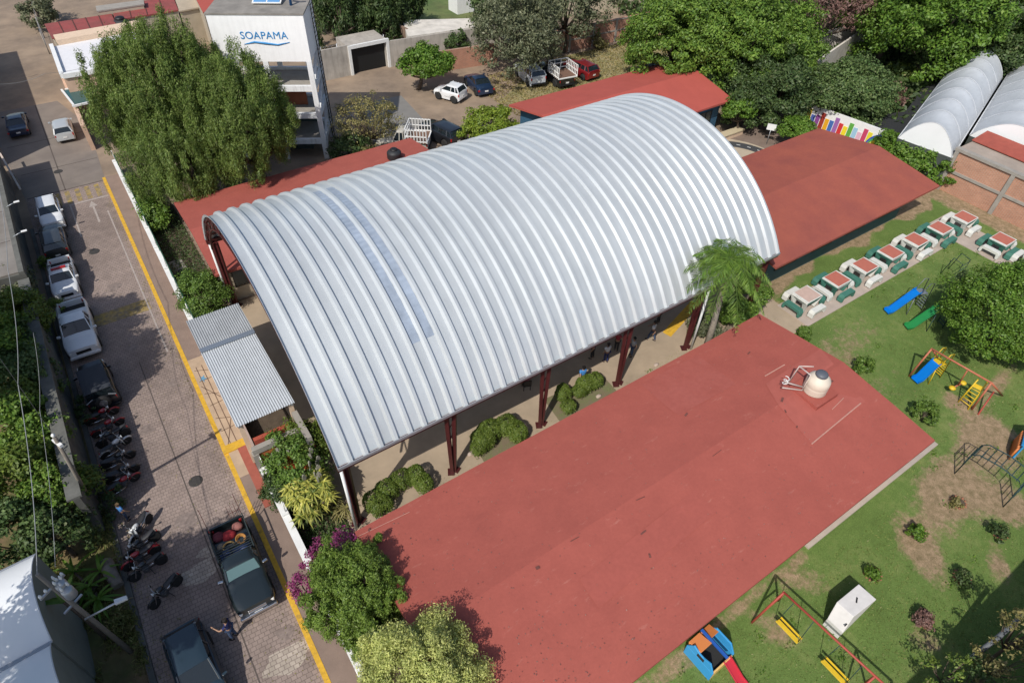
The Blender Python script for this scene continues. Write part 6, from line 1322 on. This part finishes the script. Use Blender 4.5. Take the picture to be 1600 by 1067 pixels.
# clipped hedges on the court
def hedge(label, blobs, m=LHED):
    c0 = G(*blobs[0][:2], .5); t = thing('clipped_hedge', label, 'hedge', (c0.x, c0.y, 0)); PP, NN = [], []; b = MB()
    for px, py, rx, ry, rz in blobs:
        c = G(px, py, .45)-Vector((c0.x, c0.y, 0)); n = int(11000*rx*ry); u = rng.normal(size=(n, 3)); u[:, 2] = np.abs(u[:, 2])*1.1-.15; u /= np.linalg.norm(u, axis=1)[:, None]
        sq = np.sign(u)*np.abs(u)**.72; p = sq*np.array([rx, ry, rz])*rng.uniform(.86, 1.03, n)[:, None]; PP.append(p+np.array([c.x, c.y, .45])); NN.append(u*1.4)
        b.lathe((c.x, c.y, 0), [(rx*.3, 0), (rx*.35, .3)], 8)
    PP = np.vstack(PP); PP[:, 2] = np.maximum(PP[:, 2], .05); leaves('foliage', m, t, PP, .075, .6, np.vstack(NN)); b.build('stems', MATS['bark'], t); return t
hedge('ring shaped clipped hedge at the left front end of the court', [(587, 783, .55, .42, .6), (605, 768, .5, .45, .62), (628, 752, .5, .42, .62), (650, 745, .42, .42, .6), (662, 757, .4, .4, .55), (597, 792, .5, .35, .55)])
hedge('large clipped hedge in two rounded lobes between the first two columns', [(755, 688, .55, .55, .6), (765, 675, .6, .5, .62), (790, 666, .55, .45, .62), (807, 676, .5, .5, .55), (747, 702, .35, .35, .4)])
hedge('small clipped hedge pair with a narrow gap beside the middle column', [(880, 616, .42, .36, .42), (888, 636, .38, .36, .38), (879, 610, .3, .3, .4)])
hedge('rounded clipped hedge next to the person in light blue', [(915, 602, .5, .45, .55), (928, 597, .45, .4, .55), (905, 612, .35, .35, .4)])
# front trees over the near roof
tr('acacia_tree', 'dense green tree with fine leaves at the corner of the nearest red roof', 'tree', (560, 922), 3.0, (1.7, 1.8, 1.5), leafmat('leaf_acacia', (.05, .10, .014), (.115, .185, .03), (.19, .25, .06)), nclump=380, per=260, size=.10, cr=.36, aspect=.34, droop=.25, trunk=.16, limbs=12, shell=.5)
tr('pale_tree', 'pale yellow green feathery tree at the bottom edge in front of the red roof', 'tree', (657, 1062), 3.7, (1.95, 1.9, 1.5), LPALE, nclump=420, per=260, size=.085, cr=.30, aspect=.4, trunk=.16, limbs=14, shell=.55)
for px, z, rad, lb, nc in [((520, 858), 2.6, (.95, .55, .5), 'magenta bougainvillea behind the dense green tree', 34), ((475, 915), 1.6, (.4, .55, .5), 'magenta bougainvillea spilling over the end of the street wall', 20)]:
    tr('bougainvillea', lb, 'shrub', px, z, rad, LPNK, nclump=nc, per=90, size=.08, cr=.24, aspect=.7, trunk=.05, group='bougainvillea')
# right lawn
tr('round_tree', 'large round dense green tree standing on the lawn at the right edge', 'tree', (1582, 488), 2.6, (3.3, 2.9, 2.4), LBR, nclump=380, per=210, size=.125, cr=.46, aspect=.55, trunk=.25, limbs=12, shell=.62)
tr('small_tree', 'slim dark leafed young tree at the shaded edge left of the round tree', 'tree', (1497, 445), 1.2, (.6, .5, .9), LDK, nclump=20, per=50, size=.12, cr=.25, trunk=.05)
for px, z, rad, lb in [((1258, 520), .35, (.3, .3, .3), 'tiny dark shrub at the upper end of the nearest red roof'), ((1350, 572), .5, (.55, .35, .45), 'dark shrub at the ridge end of the nearest red roof'), ((1447, 645), .6, (.6, .6, .6), 'bushy dark green shrub below the blue slide of the play frame')]:
    tr('lawn_shrub', lb, 'shrub', px, z, rad, leafmat('leaf_bush'), nclump=30, per=70, size=.13, cr=.2, trunk=.04, group='shrubs along the gable end of the near roof')
ring = M('ring_brick', (.28, .12, .07), .9, n=(6, .3))
for px, lb, m, r in [((1432, 830), 'young lime leafed plant in a stone ring near the red roof edge', LBR, .34), ((1364, 897), 'small lime leafed plant right of the white box', LBR, .27), ((1497, 785), 'nearly bare twig plant in a stone ring below the monkey bars', LOLV, .2), ((1562, 832), 'dark spiky leafed plant in a stone ring at the right', LDK, .36), ((1503, 902), 'dark reddish leafed plant beside the corner shadow', LDK, .32), ((1443, 968), 'dark red brown leafed plant in the lower right lawn', LBRN, .32)]:
    c = G(*px, 0); t = tr('ring_plant', lb, 'plant', px, r*1.2, (r, r, r*1.1), m, base=(c.x, c.y), nclump=16 if r > .22 else 7, per=45, size=.12, cr=.16, aspect=.45, trunk=.025, group='young plants in rings on the lawn')
    b = MB()
    for k in range(13): a = k*2*math.pi/13; lumpy(b, (.36*math.cos(a), .30*math.sin(a), .03), random.uniform(.045, .075), (1, 1, .8), 8, .2)
    b.build('stone_ring', ring, t); b = MB(); b.lathe((0, 0, .004), [(.32, 0), (.30, .02)], 16); b.build('soil', SOIL, t)
for px, z, rad, lb, m in [((1575, 1035), 2.2, (1.0, 1.0, 1.1), 'yellow green branch of a tree reaching in at the lower right corner', LOLV), ((1490, 1052), 1.6, (.9, .8, .9), 'green twiggy shrub at the bottom edge in the corner shadow', LWEED), ((1530, 1075), 1.8, (.9, .9, .9), 'darker twiggy shrub cut by the bottom edge', LDK), ((1610, 985), 3.0, (.8, .8, .6), 'sunlit leafy bough at the right edge over the shadow', LOLV)]:
    tr('corner_tree', lb, 'tree', px, z, rad, m, nclump=20, per=36, size=.12, cr=.24, trunk=.07, limbs=14, group='trees in the lower right corner')
b = MB(); o0 = G(1515, 1030, 1.5); b.path([Vector((0, 0, 0)), G(1560, 995, 2)-o0, G(1605, 955, 2.4)-o0], .09, 8); o = b.build('fallen_grey_pipe', M('pipe_grey', (.12, .13, .14), .7)); o.location = o0; tag(o, 'dull grey blue pipe slanting through the lower right corner', 'pipe')
# hedge jungle left of the street
k = 0
for px, z, rad, m, lb in [((18, 500), 2.2, (1.7, 1.8, 1.5), LHED, 'at the left edge beside the upper white pickups'), ((30, 540), 2.0, (1.0, 1.8, 1.3), LDK, 'dark and low beside the dark boundary wall'), ((20, 590), 2.2, (1.8, 1.6, 1.5), leafmat('leaf_mid'), 'at the left edge beside the black jeep'),
        ((52, 620), 1.9, (.9, 1.4, 1.2), LHED, 'against the boundary wall beside the black jeep'), ((15, 670), 2.4, (1.5, 1.5, 1.6), LFIC, 'bright and tall at the left edge, above the bare pole'), ((62, 690), 2.0, (1.1, 1.3, 1.2), LFIC, 'bright green around the top of the bare pole'),
        ((28, 750), 2.3, (1.4, 1.3, 1.5), LHED, 'at the left edge below the bare pole top'), ((85, 765), 2.0, (1.1, 1.1, 1.2), LFIC, 'bright green left of the shaded motorcycles'), ((20, 830), 2.2, (1.3, 1.2, 1.3), leafmat('leaf_mid'), 'just above the white vaulted shelter'),
        ((85, 835), 1.7, (1.1, 1.0, 1.0), LDK, 'dark, above the corner of the white vaulted shelter'), ((-15, 545), 3, (1.6, 1.8, 1.7), LFIC, 'half outside the left edge'), ((10, 450), 1.8, (1.3, 1.6, 1.0), LGRY, 'greyish, below the flat concrete roof'), ((130, 760), 1.2, (.55, .9, .8), LHED, 'thin, at the foot of the bare pole')]:
    tr('hedge_tree', 'leafy hedge tree '+lb, 'tree', px, z, rad, m, nclump=int(70*rad[0]*rad[1]/1.6), per=100, size=.15, cr=.38, aspect=.6, trunk=.1, limbs=6, group='overgrown hedge trees left of the street', shell=.5); k += 1
for px, z, rad, m, lb in [((90, 478), .6, (.35, .5, .5), LWEED, 'between two white pickups and the wall'), ((72, 412), .4, (.3, .5, .4), LWEED, 'at the wall beside the third white pickup'), ((135, 640), .5, (.4, .9, .4), LDK, 'in the planting strip beside the red motorcycle'), ((175, 780), .45, (.5, .9, .4), LDK, 'on the kerb above the child in blue')]:
    tr('kerb_weed', 'small leafy weed patch '+lb, 'weed', px, z, rad, m, nclump=18, per=60, size=.11, cr=.2, trunk=0, group='weeds along the wall')
c = G(150, 925, 0)
rosette('banana_like_plant', 'pale green strap leaved plant around the street lamp arm', 'plant', (c.x, c.y), [(0, 0, .5), (.4, .5, .4), (-.4, .9, .6), (.1, -.6, .4)], .95, 12, .055, LBR, .05, .8)
c = G(50, 955, 3.6); 
rosette('banana_plant', 'single dark banana leaf clump overhanging the white shelter roof', 'plant', (c.x+.9, c.y), [(-.1, 0, 3.3)], .9, 5, .09, LFIC, .06, .5)
b = MB(); p0, p1 = G(165, 880, .3), G(185, 915, .3); b.path([Vector((0, 0, 0)), (p1-p0)*.5+Vector((0, 0, .1)), p1-p0], [.28, .24, .2], 10); o = b.build('dead_log', M('dead_wood', (.20, .17, .14), .95, n=(5, .3), bump=(12, .8))); o.location = p0; tag(o, 'thick grey dead trunk lying on the grassy verge', 'log')
# grass verge and far undergrowth
n = 30000; X_ = rng.uniform(-8.5, -5.35, n); Y_ = rng.uniform(8, 21.5, n); kk = (np.sin(X_*2.2+Y_*1.3)+np.sin(Y_*2.9-X_*3.1)*.6 > rng.uniform(-.5, 1.1, n)); X_, Y_ = X_[kk], Y_[kk]; o = leaves('verge_grass', leafmat('leaf_verge', (.06, .09, .02), (.14, .15, .045), (.34, .25, .12)), None, np.c_[X_, Y_, rng.uniform(.03, .26, len(X_))], .24, .16, None); tag(o, 'long rough grass on the verge below the hedge', 'grass', kind='stuff')
n = 14000; X_ = rng.uniform(.95, 2.85, n); Y_ = np.concatenate([rng.uniform(9, 19.5, n//2), rng.uniform(29, 49, n-n//2)]); o = leaves('garden_groundcover', LDK, None, np.c_[X_, Y_, rng.uniform(.03, .28, n)], .13, .5, None); tag(o, 'dark ground cover along the inside of the street wall', 'ground cover', kind='stuff')
n = 20000; X_ = rng.uniform(31, 60, n); Y_ = rng.uniform(41.5, 52, n); o = leaves('parking_dry_grass', leafmat('leaf_straw', (.14, .15, .04), (.26, .22, .10), (.36, .30, .17)), None, np.c_[X_, Y_, np.full(n, .05)], .22, .25, None); tag(o, 'dry yellow grass around the parked trucks', 'grass', kind='stuff')
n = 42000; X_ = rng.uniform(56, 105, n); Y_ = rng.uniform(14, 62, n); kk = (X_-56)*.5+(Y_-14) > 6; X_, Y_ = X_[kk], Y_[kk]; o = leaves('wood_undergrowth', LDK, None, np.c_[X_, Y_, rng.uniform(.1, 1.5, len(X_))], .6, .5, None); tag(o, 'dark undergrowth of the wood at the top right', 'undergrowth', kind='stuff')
for nm, lb, reg, z, n, mt, sz in (('roof_litter', 'dry leaves and twigs scattered on the nearest red roof', (3.2, 24.6, 3.8, 12.8), None, 700, LBRN, .055), ('street_litter', 'fallen leaves and scraps along the kerb and between the parked vehicles', (-5.2, -.3, 9, 50), .02, 2200, LOLV, .06)):
    X_ = rng.uniform(reg[0], reg[1], n); Y_ = rng.uniform(reg[2], reg[3], n)
    if z is None: Y_ = np.where(rng.random(n) < .5, 3.8+np.abs(rng.normal(0, 1.2, n)), Y_); X_ = np.where(rng.random(n) < .4, 3.0+np.abs(rng.normal(0, 2.6, n)), X_); Y_ = np.minimum(Y_, 12.8); Z_ = 2.95+.6*(1-np.abs(Y_-8.25)/4.85)+.03
    else: X_ = np.where(rng.random(n) < .55, -5.25+np.abs(rng.normal(0, .45, n)), np.where(rng.random(n) < .5, -.5-np.abs(rng.normal(0, .2, n)), X_)); Z_ = np.full(n, z)
    o = leaves(nm, mt, None, np.c_[X_, Y_, Z_], sz, .6, np.tile([0, 0, 3.0], (n, 1))); tag(o, lb, 'litter', kind='stuff')
n = 2600; ca = rng.uniform(8, 46, 130); cb_ = rng.uniform(-4, 15, 130); ii = rng.integers(0, 130, n); X_ = ca[ii]+rng.normal(0, .14, n); Y_ = cb_[ii]+rng.normal(0, .12, n); kk = ~((X_ > 2) & (X_ < 25.5) & (Y_ > 3.2) & (Y_ < 13.4)) & ~((X_ > 30) & (Y_ > 12.4)); o = leaves('lawn_weeds', LBR, None, np.c_[X_, Y_, rng.uniform(.03, .10, n)][kk], .10, .5, None); tag(o, 'darker tufts of weeds scattered in the lawn', 'weeds', kind='stuff')
# tall trees outside the left edge: their shade mottles the street
for x, y, h, r, lb in ((-9.6, 27.0, 7.6, 2.0, 'level with the black jeep'), (-10.4, 30.5, 8.0, 2.2, 'level with the large white pickup'), (-9.9, 12.4, 8.4, 2.1, 'beside the white vaulted shelter')):
    plant('shade_tree', 'tall shade tree just outside the left edge, '+lb, 'tree', (x, y), h, (r, r, r*.9), LFIC, nclump=200, per=110, size=.2, cr=.55, trunk=.2, group='shade trees outside the left edge', shell=.3)
